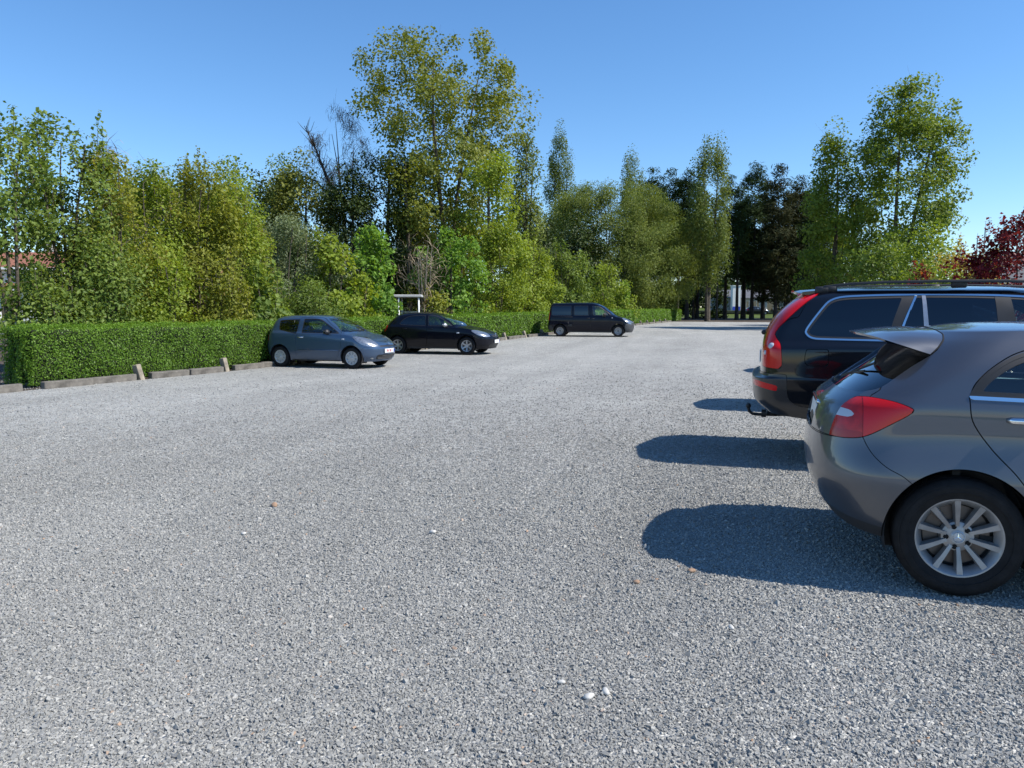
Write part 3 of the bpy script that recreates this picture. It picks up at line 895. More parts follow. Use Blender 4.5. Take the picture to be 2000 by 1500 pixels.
# ------------------------------------------------------------------ the black estate beside it
def build_black_suv(pmat):
    rings = [
        ([(0, .52), (.47, .47), (1.0, .34), (3.6, .34), (4.3, .35), (4.7, .38)], .07, 4.68, .87, .30, 3.4, .6, 2.8),
        ([(0, .64), (.6, .60), (1.4, .50), (4.7, .52)], -.05, 4.78, .932, .30, 3.4, .6, 2.8),
        ([(0, .855), (1, .84), (3.8, .8), (4.7, .75)], -.07, 4.80, .948, .28, 3.5, .6, 2.8),
        ([(0, .88), (1, .865), (3.8, .83), (4.7, .78)], .005, 4.79, .944, .26, 3.6, .6, 2.8),
        ([(0, 1.13), (1, 1.14), (3.0, 1.09), (3.8, 1.02), (4.6, .9)], .015, 4.66, .934, .24, 3.6, .6, 2.6),
        ([(.1, 1.232), (1, 1.222), (3, 1.175), (3.4, 1.16)], .03, 3.55, [(0, .868), (1, .872), (3, .86)], .24, 3.6, .5, 2.2),
        ([(.1, 1.42), (1, 1.43), (3, 1.42)], .11, 3.2, .805, .24, 3.4, .5, 2.3),
        ([(.3, 1.60), (1, 1.61), (2.6, 1.60)], .285, 2.78, .725, .25, 3.2, .5, 2.3),
        ([(.4, 1.685), (1, 1.695), (2.5, 1.685)], .41, 2.5, .63, .28, 3.0, .45, 2.3),
    ]
    c = Car("estate_car", rings, .05, (40, 130, 30), 8, pmat)
    ra, fa, R = 1.045, 3.902, .368
    for xa in (ra, fa): c.drop_arch(xa, .375, .43)
    allr = [(.425, 1.315), (.455, 1.262), (.53, 1.243), (1.2, 1.232), (2.0, 1.222), (2.8, 1.205), (2.98, 1.21, 0), (2.78, 1.37), (2.58, 1.52), (2.36, 1.60), (2.05, 1.630), (1.6, 1.642), (1.16, 1.641), (.80, 1.630), (.68, 1.612), (.60, 1.565)]
    af = side(allr)
    band = c.take(lambda V: af(V) - .013)
    inner, br = cut(band, af(band[0]) + .003)
    c.pair("chrome_strip", br, M['chrome'], .005, .008, shell=False)
    q, rest = cut(inner, side([(.3, 1.1, 0), (1.205, 1.1, 0), (1.235, 1.347), (1.375, 1.7, 0), (.3, 1.7, 0)])(inner[0]))
    g1, f1 = cut(q, np.maximum(af(q[0]) + .022, side([(.3, 1.1, 0), (1.12, 1.1, 0), (1.15, 1.347), (1.27, 1.7, 0), (.3, 1.7, 0)])(q[0])))
    c.pair("rear_side_window", g1, M['privacy'], -.004, 0, shell=False); c.pair("window_frame", f1, M['black'], -.001, .008)
    fr2, rest = cut(rest, side([(1.205, 1.1, 0), (1.235, 1.347), (1.375, 1.7, 0), (1.395, 1.7, 0), (1.255, 1.347), (1.225, 1.1, 0)])(rest[0]))
    st = c.pair("window_divider", fr2, M['chrome'], .002, .005, shell=False)
    dv = side([(1.43, 1.1, 0), (1.405, 1.7, 0), (1.435, 1.7, 0), (1.475, 1.1, 0)])
    dvm, rest = cut(rest, dv(rest[0]))
    wB = [st, c.pair("window_divider", dvm, M['alloy'], .002, .005, shell=False)]
    bp = side([(2.02, 1.1, 0), (1.985, 1.7, 0), (2.10, 1.7, 0), (2.185, 1.1, 0)])
    bpm, rest = cut(rest, bp(rest[0]))
    wB.append(c.pair("window_frame", bpm, M['black'], .001, .006))
    rearw, frontw = cut(rest, rest[0][:, 0] - 2.08)
    g2, f2 = cut(rearw, af(rearw[0]) + .02)
    for nm, q_ in (("quarter_window", cut(g2, g2[0][:, 0] - 1.43)[0]), ("window", cut(g2, g2[0][:, 0] - 1.43)[1])): wB.append(c.pair(nm, q_, M['privacy'], -.004, 0, shell=False))
    f2s = []
    for q_ in cut(f2, f2[0][:, 0] - 1.43): f2s += list(cut(q_, q_[0][:, 2] - 1.43 if q_[0][:, 0].mean() > 1.43 else np.full(len(q_[0]), -1.0)))
    for q_ in [x_ for x_ in f2s if len(x_[2])]: wB.append(c.pair("window_frame", q_, M['black'], -.001, .008))
    g3, f3 = cut(frontw, af(frontw[0]) + .02)
    wF = [c.pair("window", g3, M['glass'], -.004, 0, shell=False), c.pair("window_frame", f3, M['black'], -.001, .008)]
    # tall tail lamps climbing the rear pillars
    lamp = [(-1, .965, 0), (.0, .966), (.10, .958), (.188, .955), (.214, .985), (.208, 1.10), (.196, 1.185), (.165, 1.235), (.145, 1.275), (.165, 1.325), (.25, 1.42), (.40, 1.565), (.53, 1.665), (.58, 1.70, 0), (.40, 1.71, 0), (-1, 1.71, 0)]
    yin = lambda V: np.interp(V[:, 2], [.9, 1.25, 1.32, 1.72], [.66, .66, .50, .36])
    ls = side(lamp)
    a = c.cutpanel(lambda V: np.maximum(ls(V), yin(V) - V[:, 1]), .002)
    dk, red = cut(a, np.maximum(a[0][:, 2] - 1.20, .99 - a[0][:, 2] * 0 - 1.2) if False else np.abs(a[0][:, 2] - 1.0) - .0001)
    lo = c.pair("tail_lamp", join(red, dk), M['redlens'], .004)
    for k, s in enumerate((1, -1)):
        for nm, mt_, yy, zz, r_ in (("reversing_light", M['whitelens'], .872, 1.165, .032), ("fog_light", M['whitelens'], .80, 1.09, .024)):
            p_, n_ = c.surf(y=s * yy, z=zz)
            b = MB(); b.lathe([(0, .014), (r_ * .8, .012), (r_, .0)], 20, axis='x')
            o = b.build(nm, mt_, lo[k], smooth=True)
            o.location = p_; o.rotation_euler = Vector(n_).to_track_quat('X', 'Z').to_euler()
    a = c.take(endv([(-.2, 1.27, 0), (-.2, 1.645, 0), (.34, 1.635), (.37, 1.60), (.48, 1.34), (.50, 1.28, 0)], hi=.9))
    c.one("rear_window", a, M['privacy'], -.003, .003, shell=False)
    a = c.take(endv([(-.2, 1.17, 0), (-.2, 1.67, 0), (.50, 1.66), (.60, 1.60), (.76, 1.22, 0), (.4, 1.18)], lo=2.35))
    c.one("windscreen", a, M['glass'], -.003, .003, shell=False)
    hl = c.cutpanel(lambda V: np.maximum(side([(4.15, .86), (4.2, .98), (4.45, .95), (5, .9, 0), (5, .76, 0), (4.5, .78)])(V), .45 - V[:, 1]), .002)
    c.pair("headlamp", hl, M['headlens'], .002)
    gr = c.take(endv([(-.2, .62, 0), (-.2, .90, 0), (.36, .89), (.38, .8), (.3, .63)], lo=4.3)); c.one("grille", gr, M['black'], -.01)
    # reflector in the bumper, fuel flap
    rf = c.take(lambda V: np.maximum(side([(-1, .835, 0), (.0, .832, 0), (.17, .792), (.185, .765), (.165, .742), (.0, .775, 0), (-1, .775, 0)])(V), .55 - V[:, 1]))
    rb = [(-1, .905, 0), (.2, .905), (.258, .90, 0), (.262, .86), (.275, .70), (.31, .64), (.40, .60), (.60, .58, 0), (.62, .3, 0), (.6, -1, 0), (-1, -1, 0)]
    bump = c.cutpanel(lambda V: np.where(V[:, 0] < 1, side(rb)(V), 1), .002)
    bo = c.one("rear_bumper", bump, mat("bumper_black", (.016, .017, .02), .38, coat=.5, var=.25))
    ro = c.pair("reflector", rf, M['redlens'], .001, parents=[bo, bo])
    ff = c.cutpanel(lambda V: side([(.43, .998), (.425, 1.13), (.445, 1.142), (.61, 1.142), (.622, 1.128), (.622, 1.005), (.60, .992)])(V), .0025)
    V, N, T = ff; c.shell.append(ff); panel("fuel_flap", mirror(ff), pmat, c.root); panel("body_side", ff, pmat, c.root)
    rd = [(1.19, 1.22, 0), (1.18, 1.13), (1.30, .98), (1.46, .80), (1.53, .6), (1.55, .40, 0), (2.12, .40, 0), (2.14, .8), (2.105, 1.22), (2.04, 1.665, 0), (1.6, 1.672), (1.34, 1.668, 0)]
    a = c.cutpanel(side(rd, ymin=.5), .0028); d1 = c.pair("rear_door", a, pmat); adopt(d1, *[[w] for w in wB])
    fd = [(2.13, .40, 0), (3.25, .40, 0), (3.32, .7), (3.3, 1.05), (3.25, 1.19, 0), (3.0, 1.23), (2.8, 1.40), (2.58, 1.56), (2.36, 1.64), (2.045, 1.668, 0), (2.11, 1.22), (2.147, .8)]
    a = c.cutpanel(side(fd, ymin=.5), .0028); d2 = c.pair("front_door", a, pmat); adopt(d2, *[[w] for w in wF])
    tg = [(-1, .90, 0), (.4, .90, 0), (.3, 1.25), (.47, 1.70, 0), (-1, 1.75, 0)]
    g = c.cutpanel(lambda V: np.maximum(np.where(V[:, 0] < .8, side(tg)(V), 1), V[:, 1] - .80), .002)
    to = c.one("tailgate", g, pmat)
    pl = MB(); pl.box((.004, 0, 1.03), (.012, .52, .11), bev=.003); pl.build("number_plate", M['plate'], to)
    fb = c.cutpanel(lambda V: np.where(V[:, 0] > 3.4, side([(5, .77, 0), (4.45, .75), (4.32, .62), (4.3, -1, 0), (5, -1, 0)])(V), 1), .002); c.one("front_bumper", fb, pmat)
    bn = c.cutpanel(topv([(3.4, -.3, 0), (3.6, -.3, 0), (3.56, .3), (3.35, .78), (3.7, .82), (4.3, .70), (4.55, .4), (4.64, -.3, 0)], zmin=.88), .0025); c.one("bonnet", bn, pmat)
    # roof rails with two feet, spoiler, tow ball, mud flap
    for s in (-1, 1):
        xs = np.array([.50, .62, .80, 1.1, 1.6, 2.1, 2.6, 2.85])
        zs = np.array([1.70, 1.735, 1.755, 1.768, 1.772, 1.768, 1.748, 1.69])
        ys = np.array([.60, .612, .622, .63, .635, .63, .61, .59])
        mb = MB()
        V = []
        for x, y, z in zip(xs, ys, zs):
            for dy, dz in ((-.024, -.012), (.024, -.012), (.026, .004), (.018, .014), (-.014, .014), (-.024, .004)):
                V.append((x, s * (y + dy), z + dz))
        F = [(i * 6 + k, i * 6 + (k + 1) % 6, (i + 1) * 6 + (k + 1) % 6, (i + 1) * 6 + k) for i in range(7) for k in range(6)]
        if s < 0: F = [f[::-1] for f in F]
        mb.add(V, F)
        ro = mb.build("roof_rail", M['black'], c.root, sharp=50)
        for xf, zz in ((.56, 1.70), (.63, 1.71), (1.72, 1.745), (2.7, 1.71)):
            ft = MB(); ft.box((xf, s * .622, zz), (.13, .042, .07), bev=.012); ft.build("rail_foot", M['black'], ro, sharp=50)
    sp = MB(); V = []
    ys = np.linspace(-.60, .60, 15)
    for y in ys:
        k = abs(y) / .60
        V += [(.60, y, 1.734 - .028 * k ** 2), (.33 + .06 * k ** 2, y, 1.715 - .03 * k ** 2), (.30 + .07 * k ** 2, y, 1.70 - .03 * k ** 2), (.34 + .07 * k ** 2, y, 1.685 - .03 * k ** 2), (.50, y, 1.66)]
    F = [(i * 5 + k, (i + 1) * 5 + k, (i + 1) * 5 + (k + 1) % 5, i * 5 + (k + 1) % 5) for i in range(14) for k in range(5)]
    sp.add(V, F); sp.add(V[:5], [tuple(range(5))]); sp.add(V[-5:], [tuple(range(5))[::-1]])
    so = sp.build("roof_spoiler", pmat, c.root, sharp=40)
    bl = MB(); bl.box((.302, 0, 1.70), (.02, .34, .018)); bl.build("brake_light", M['redlens'], so)
    tb = MB(); tb.tube([(.30, 0, .40), (.12, 0, .395), (.0, 0, .39), (-.06, 0, .395), (-.095, 0, .42), (-.105, 0, .46), (-.105, 0, .485)], .017, 10)
    tb.tube([(-.105, 0, .48 + .03 * math.cos(a)) for a in np.linspace(math.pi, 0, 9)], [max(.004, .027 * math.sin(a)) for a in np.linspace(math.pi, 0, 9)], 14)
    tb.box((.14, 0, .41), (.12, .16, .05), bev=.012)
    tbo = tb.build("tow_bar", M['black'], c.root, sharp=45)
    sk = MB(); sk.lathe([(0, -.03), (.04, -.028), (.042, .02)], 16, axis='x', c=(.06, -.13, .42)); sk.build("tow_socket", M['black'], tbo, sharp=45)
    wi = MB(); wi.box((.035, 0, 1.275), (.06, .07, .05), bev=.015); wi.tube([(.045, 0, 1.29), (.07, -.25, 1.32), (.09, -.5, 1.345)], [.012, .01, .006], 6); wi.build("rear_wiper", M['black'], c.root, sharp=50)
    for s in (-1, 1):
        for xf in (.52, 3.40):
            mf = MB(); mf.box((xf, s * .84, .46), (.014, .18, .24), np.array(Matrix.Rotation(math.radians(-8), 3, 'Y')), bev=.004); mf.build("mud_flap", M['black'], c.root)
    handle_part(c, d1, 1.72, 1.06, .935, .2); handle_part(c, d2, 2.42, 1.05, .935, .2)
    mirror_part(c, 3.0, .87, 1.22, (.14, .24, .19))
    c.finish((ra, fa), R, .948, 4.80, .30, xs=(2.35, 1.5), dash=3.15, beltz=1.15, seatz=(.62, 1.2))
    for xa in (ra, fa):
        for s in (-1, 1): wheel_parts(c.root, xa, s * .815, R, .228, .235, 'multi', M['alloy'], s)
    return c.root

# ------------------------------------------------------------------ small slate blue three-door hatchback
def build_blue_hatch(pmat):
    rings = [
        ([(0, .26), (.3, .22), (.6, .2), (2.4, .19), (3.4, .19), (3.6, .2)], .08, 3.56, .755, .45, 2.7, .62, 2.4),
        ([(0, .40), (3.6, .36)], .02, 3.64, .815, .45, 2.7, .62, 2.4),
        ([(0, .56), (3.6, .52)], .0, 3.666, .828, .45, 2.7, .64, 2.3),
        ([(0, .74), (2.4, .72), (3.1, .70), (3.6, .62)], .03, 3.63, .828, .45, 2.7, .66, 2.3),
        ([(0, .94), (1.5, .92), (2.5, .905), (3.0, .86), (3.3, .79), (3.52, .70)], .07, 3.52, [(0, .80), (1.2, .812), (2.9, .80), (3.5, .72)], .42, 2.6, .62, 2.2),
        ([(.1, 1.03), (1.2, 1.0), (2.2, .985), (2.8, .985)], .10, 2.84, [(0, .75), (1.2, .765), (2.4, .74)], .38, 2.6, .45, 2.2),
        ([(.1, 1.18), (1.2, 1.19), (2.4, 1.18)], .17, 2.52, .70, .36, 2.5, .42, 2.2),
        ([(.2, 1.325), (1.2, 1.35), (2.2, 1.325)], .255, 2.18, .622, .36, 2.5, .42, 2.2),
        ([(.3, 1.385), (1.2, 1.415), (2.0, 1.39)], .34, 1.95, .535, .34, 2.4, .42, 2.2),
    ]
    c = Car("hatchback_car", rings, .045, (26, 80, 26), 6, pmat)
    ra, fa, R = .625, 2.94, .288
    for xa in (ra, fa): c.drop_arch(xa, .30, .34)
    w0 = c.window(side([(.56, 1.29), (.585, 1.05), (.64, 1.025), (.95, .965), (1.19, .93, 0), (1.22, 1.335, 0), (.85, 1.325), (.62, 1.31)]), frame=.016, gl='midglass')
    w1 = c.window(side([(1.345, .955, 0), (1.355, 1.345, 0), (1.65, 1.352), (1.90, 1.328), (2.2, 1.175), (2.56, .945, 0), (2.0, .95)]), frame=.016, gl='glass')
    a = c.take(endv([(-.2, 1.0, 0), (-.2, 1.365, 0), (.40, 1.355), (.49, 1.32, 0), (.60, 1.15), (.665, 1.0, 0), (.4, .99)], lo=1.75)); c.one("windscreen", a, M['glass'], -.003, .003, shell=False)
    a = c.take(endv([(-.2, 1.02, 0), (-.2, 1.34, 0), (.42, 1.33), (.5, 1.28), (.58, 1.05, 0)], hi=.6)); c.one("rear_window", a, M['tinted'], -.003, .003, shell=False)
    a = c.cutpanel(lambda V: np.maximum(side([(-1, .70, 0), (.1, .70), (.17, .72), (.2, .85), (.19, .98), (.1, 1.0, 0), (-1, 1.0, 0)])(V), .58 - V[:, 1]), .002); c.pair("tail_lamp", a, M['redlens'], .003)
    hl = c.cutpanel(lambda V: np.maximum(side([(2.98, .855), (3.06, .875), (3.3, .81), (3.48, .73), (3.60, .655), (3.55, .60), (3.42, .60), (3.2, .68)])(V), .42 - V[:, 1] - .35 * np.clip(3.35 - V[:, 0], 0, .5)), .002)
    hp = c.pair("headlamp", hl, M['headlens'], .004)
    gr = c.take(endv([(-.2, .585, 0), (-.2, .625, 0), (.36, .625), (.42, .605), (.36, .588)], lo=3.2)); go = c.one("grille", gr, M['black'], -.008)
    lg = c.take(endv([(-.2, .235, 0), (-.2, .37, 0), (.44, .375), (.50, .33), (.46, .25), (.3, .235)], lo=3.2)); lo = c.one("lower_grille", lg, M['black'], -.012)
    for z in (.265, .30, .335):
        b = MB(); b.tube([(float(np.interp(abs(y), [0, .25, .45], [3.632, 3.605, 3.54])), y, z) for y in np.linspace(-.45, .45, 13)], .006, 5); b.build("grille_slat", M['steel'], lo, smooth=True)
    ck = MB(); ck.box((3.645, 0, .665), (.02, .14, .02), bev=.008); ck.box((3.635, 0, .69), (.02, .11, .018), bev=.008); ck.build("emblem", M['chrome'], go)
    d = c.cutpanel(side([(1.22, .975, 0), (1.24, 1.375, 0), (1.65, 1.388), (1.95, 1.355), (2.25, 1.19), (2.60, .97, 0), (2.63, .80), (2.60, .55), (2.52, .35), (2.46, .255, 0), (1.24, .255, 0), (1.17, .4), (1.17, .8)], ymin=.4), .003)
    dr = c.pair("door", d, pmat); adopt(dr, *[[w] for w in w1])
    mo = c.cutpanel(lambda V: np.where(V[:, 0] < .8, side([(-1, .67, 0), (.1, .67), (.2, .64), (.3, .56), (.34, .4, 0), (.34, -1, 0), (-1, -1, 0)])(V), 1), .002); c.one("rear_bumper", mo, pmat)
    fb = c.cutpanel(lambda V: np.where(V[:, 0] > 2.7, side([(5, .575, 0), (3.5, .578), (3.38, .585), (3.28, .56), (3.22, .45, 0), (3.22, -1, 0), (5, -1, 0)])(V), 1), .002); fo = c.one("front_bumper", fb, pmat)
    pl = MB(); pl.box((3.668, 0, .475), (.014, .52, .112), bev=.003); po = pl.build("number_plate", M['plate'], fo)
    b = MB(); b.box((3.6765, .235, .475), (.003, .045, .10)); b.build("blue_band", M['plateblue'], po)
    for k, y in enumerate((.16, .075, .035, -.005, -.075, -.115, -.155)):
        b = MB(); hgt = .07
        if k in (0,): b.box((3.6765, y, .475), (.003, .012, hgt))
        else:
            b.box((3.6765, y, .475 + (.03 if k % 2 else 0)), (.003, .024, .011)); b.box((3.6765, y + .010, .475), (.003, .008, hgt)); b.box((3.6765, y - .010, .475 + (0 if k % 3 else .015)), (.003, .008, hgt * (1 if k % 3 else .5)))
        b.build("plate_character", M['platered'], po)
    for s in (-1, 1):
        b = MB(); b.lathe([(0, .02), (.035, .018), (.045, .01), (.055, .012), (.058, -.02)], 20, axis='x'); o = b.build("fog_lamp", M['headlens'], fo, smooth=True); o.location = (3.45, s * .585, .31); o.rotation_euler = (0, 0, s * .62)
        b = MB(); b.box((2.70, s * .832, .80), (.09, .012, .035), bev=.005); b.build("side_repeater", M['whitelens'], c.root, sharp=50)
        b = MB(); b.box((1.9, s * .832, .49), (1.3, .016, .035), bev=.007); b.build("rubbing_strip", pmat, dr[0 if s > 0 else 1], sharp=50)
    bn = c.cutpanel(topv([(2.7, -.3, 0), (2.86, -.3, 0), (2.82, .2), (2.62, .68), (2.8, .74), (3.15, .60), (3.45, .30), (3.53, -.3, 0)], zmin=.70), .003); c.one("bonnet", bn, pmat)
    wp = MB(); wp.tube([(2.80, .50, 1.01), (2.66, -.05, 1.09)], .009, 5); wp.tube([(2.82, .05, 1.01), (2.70, -.45, 1.06)], .009, 5); wp.build("wiper", M['black'], c.root)
    handle_part(c, dr, 1.33, .84, .808, .19, chrome=True, hgt=.035)
    mirror_part(c, 2.22, .75, .99, (.12, .2, .15), M['black'])
    c.finish((ra, fa), R, .828, 3.666, .19, xs=(1.55, .85), dash=2.35, beltz=.98)
    for xa in (ra, fa):
        for s in (-1, 1): wheel_parts(c.root, xa, s * .725, R, .192, .17, 'cover', M['cover'], s)
    return c.root

# ------------------------------------------------------------------ black five-door hatchback
def build_black_hatch(pmat, name="hatchback_car"):
    rings = [
        ([(0, .30), (.3, .24), (.75, .22), (2.9, .2), (3.9, .2), (4.15, .21)], .1, 4.07, .775, .45, 2.6, .62, 2.5),
        ([(0, .42), (4.1, .38)], .03, 4.15, .84, .45, 2.6, .62, 2.5),
        ([(0, .60), (4.1, .54)], .0, 4.175, .854, .45, 2.6, .64, 2.4),
        ([(0, .76), (2.8, .74), (3.4, .72), (4.1, .64)], .03, 4.14, .856, .45, 2.6, .64, 2.4),
        ([(0, .95), (1.5, .94), (2.8, .92), (3.4, .87), (3.8, .79), (4.05, .71)], .09, 4.05, [(0, .82), (1.2, .838), (3.2, .825), (4, .74)], .45, 2.5, .62, 2.2),
        ([(.1, 1.05), (1.2, 1.02), (2.5, 1.0), (3.1, .99)], .16, 3.17, [(0, .77), (1.2, .79), (2.7, .76)], .42, 2.4, .5, 2.2),
        ([(.2, 1.19), (1.2, 1.20), (2.6, 1.19)], .31, 2.80, .73, .42, 2.4, .46, 2.2),
        ([(.4, 1.335), (1.3, 1.355), (2.4, 1.335)], .47, 2.42, .645, .4, 2.4, .46, 2.2),
        ([(.5, 1.395), (1.4, 1.425), (2.2, 1.40)], .60, 2.15, .55, .38, 2.4, .42, 2.2),
    ]
    c = Car(name, rings, .048, (26, 80, 26), 6, pmat)
    ra, fa, R = .73, 3.33, .31
    for xa in (ra, fa): c.drop_arch(xa, .32, .36)
    w1 = c.window(side([(.80, 1.09), (.84, 1.035), (1.2, 1.015), (1.80, 1.0, 0), (1.76, 1.362, 0), (1.4, 1.362), (1.1, 1.32), (.92, 1.22)]), frame=.016, gl='tinted')
    w2 = c.window(side([(1.89, .998, 0), (1.85, 1.362, 0), (2.1, 1.352), (2.35, 1.27), (2.62, 1.12), (2.80, .995, 0)]), frame=.016, gl='glass')
    a = c.take(endv([(-.2, 1.01, 0), (-.2, 1.385, 0), (.42, 1.372), (.52, 1.33, 0), (.63, 1.15), (.70, 1.02, 0), (.4, 1.0)], lo=1.9)); c.one("windscreen", a, M['glass'], -.003, .003, shell=False)
    a = c.take(endv([(-.2, 1.05, 0), (-.2, 1.35, 0), (.44, 1.34), (.5, 1.30), (.62, 1.08, 0)], hi=.8)); c.one("rear_window", a, M['tinted'], -.003, .003, shell=False)
    a = c.cutpanel(lambda V: np.maximum(side([(-1, .78, 0), (.1, .78), (.25, .80), (.32, .92), (.28, 1.02), (.15, 1.04, 0), (-1, 1.04, 0)])(V), .55 - V[:, 1]), .002); c.pair("tail_lamp", a, M['redlens'], .003)
    hl = c.cutpanel(lambda V: np.maximum(side([(3.50, .83), (3.60, .865), (3.85, .80), (4.06, .70), (4.08, .63), (3.95, .62), (3.75, .68)])(V), .46 - V[:, 1]), .002); c.pair("headlamp", hl, M['headlens'], .004)
    gr = c.take(endv([(-.2, .60, 0), (-.2, .69, 0), (.30, .69), (.34, .66), (.28, .61)], lo=3.8)); go = c.one("grille", gr, M['black'], -.008)
    b = MB(); b.lathe([(.045, -.006), (.058, 0), (.045, .006)], 20, axis='x', c=(4.135, 0, .70)); b.build("emblem", M['chrome'], go)
    lg = c.take(endv([(-.2, .23, 0), (-.2, .36, 0), (.46, .36), (.50, .32), (.44, .24)], lo=3.8)); c.one("lower_grille", lg, M['black'], -.012)
    d = c.cutpanel(side([(.83, 1.02), (.92, .80), (1.02, .62), (1.10, .40), (1.12, .255, 0), (1.84, .255, 0), (1.86, .8), (1.84, 1.03), (1.81, 1.395, 0), (1.4, 1.395), (1.06, 1.345), (.87, 1.22)], ymin=.4), .003)
    d1 = c.pair("rear_door", d, pmat); adopt(d1, *[[w] for w in w1])
    d = c.cutpanel(side([(1.85, .255, 0), (2.82, .255, 0), (2.90, .6), (2.88, .93), (2.84, 1.01, 0), (2.62, 1.15), (2.36, 1.305), (2.1, 1.385), (1.82, 1.395, 0), (1.85, 1.03), (1.87, .8)], ymin=.4), .003)
    d2 = c.pair("front_door", d, pmat); adopt(d2, *[[w] for w in w2])
    mo = c.cutpanel(lambda V: np.where(V[:, 0] < .9, side([(-1, .74, 0), (.1, .74), (.3, .70), (.38, .56), (.42, .4, 0), (.42, -1, 0), (-1, -1, 0)])(V), 1), .002); c.one("rear_bumper", mo, pmat)
    fb = c.cutpanel(lambda V: np.where(V[:, 0] > 3, side([(5, .595, 0), (4.0, .60), (3.8, .62), (3.72, .58), (3.66, .45, 0), (3.66, -1, 0), (5, -1, 0)])(V), 1), .002); fo = c.one("front_bumper", fb, pmat)
    pl = MB(); pl.box((4.18, 0, .455), (.014, .52, .112), bev=.003); po = pl.build("number_plate", M['plate'], fo)
    b = MB(); b.box((4.188, .235, .455), (.003, .045, .10)); b.build("blue_band", M['plateblue'], po)
    for s in (-1, 1):
        b = MB(); b.lathe([(0, .015), (.04, .012), (.05, -.02)], 16, axis='x'); o = b.build("fog_lamp", M['steel'], fo, smooth=True); o.location = (3.95, s * .60, .31); o.rotation_euler = (0, 0, s * .6)
        b = MB(); b.box((3.02, s * .854, .76), (.10, .012, .045), bev=.005); b.build("side_repeater", M['whitelens'], c.root, sharp=50)
    bn = c.cutpanel(topv([(3.0, -.3, 0), (3.19, -.3, 0), (3.15, .2), (2.95, .70), (3.2, .76), (3.6, .66), (3.95, .38), (4.05, -.3, 0)], zmin=.70), .003); c.one("bonnet", bn, pmat)
    handle_part(c, d1, 1.02, .90, .842, .17); handle_part(c, d2, 2.0, .89, .842, .17)
    mirror_part(c, 2.56, .775, 1.03, (.13, .2, .14), M['cover'])
    c.finish((ra, fa), R, .855, 4.175, .2, xs=(1.95, 1.1), dash=2.7, beltz=.99)
    for xa in (ra, fa):
        for s in (-1, 1): wheel_parts(c.root, xa, s * .745, R, .205, .195, 'six', M['alloy'], s)
    return c.root

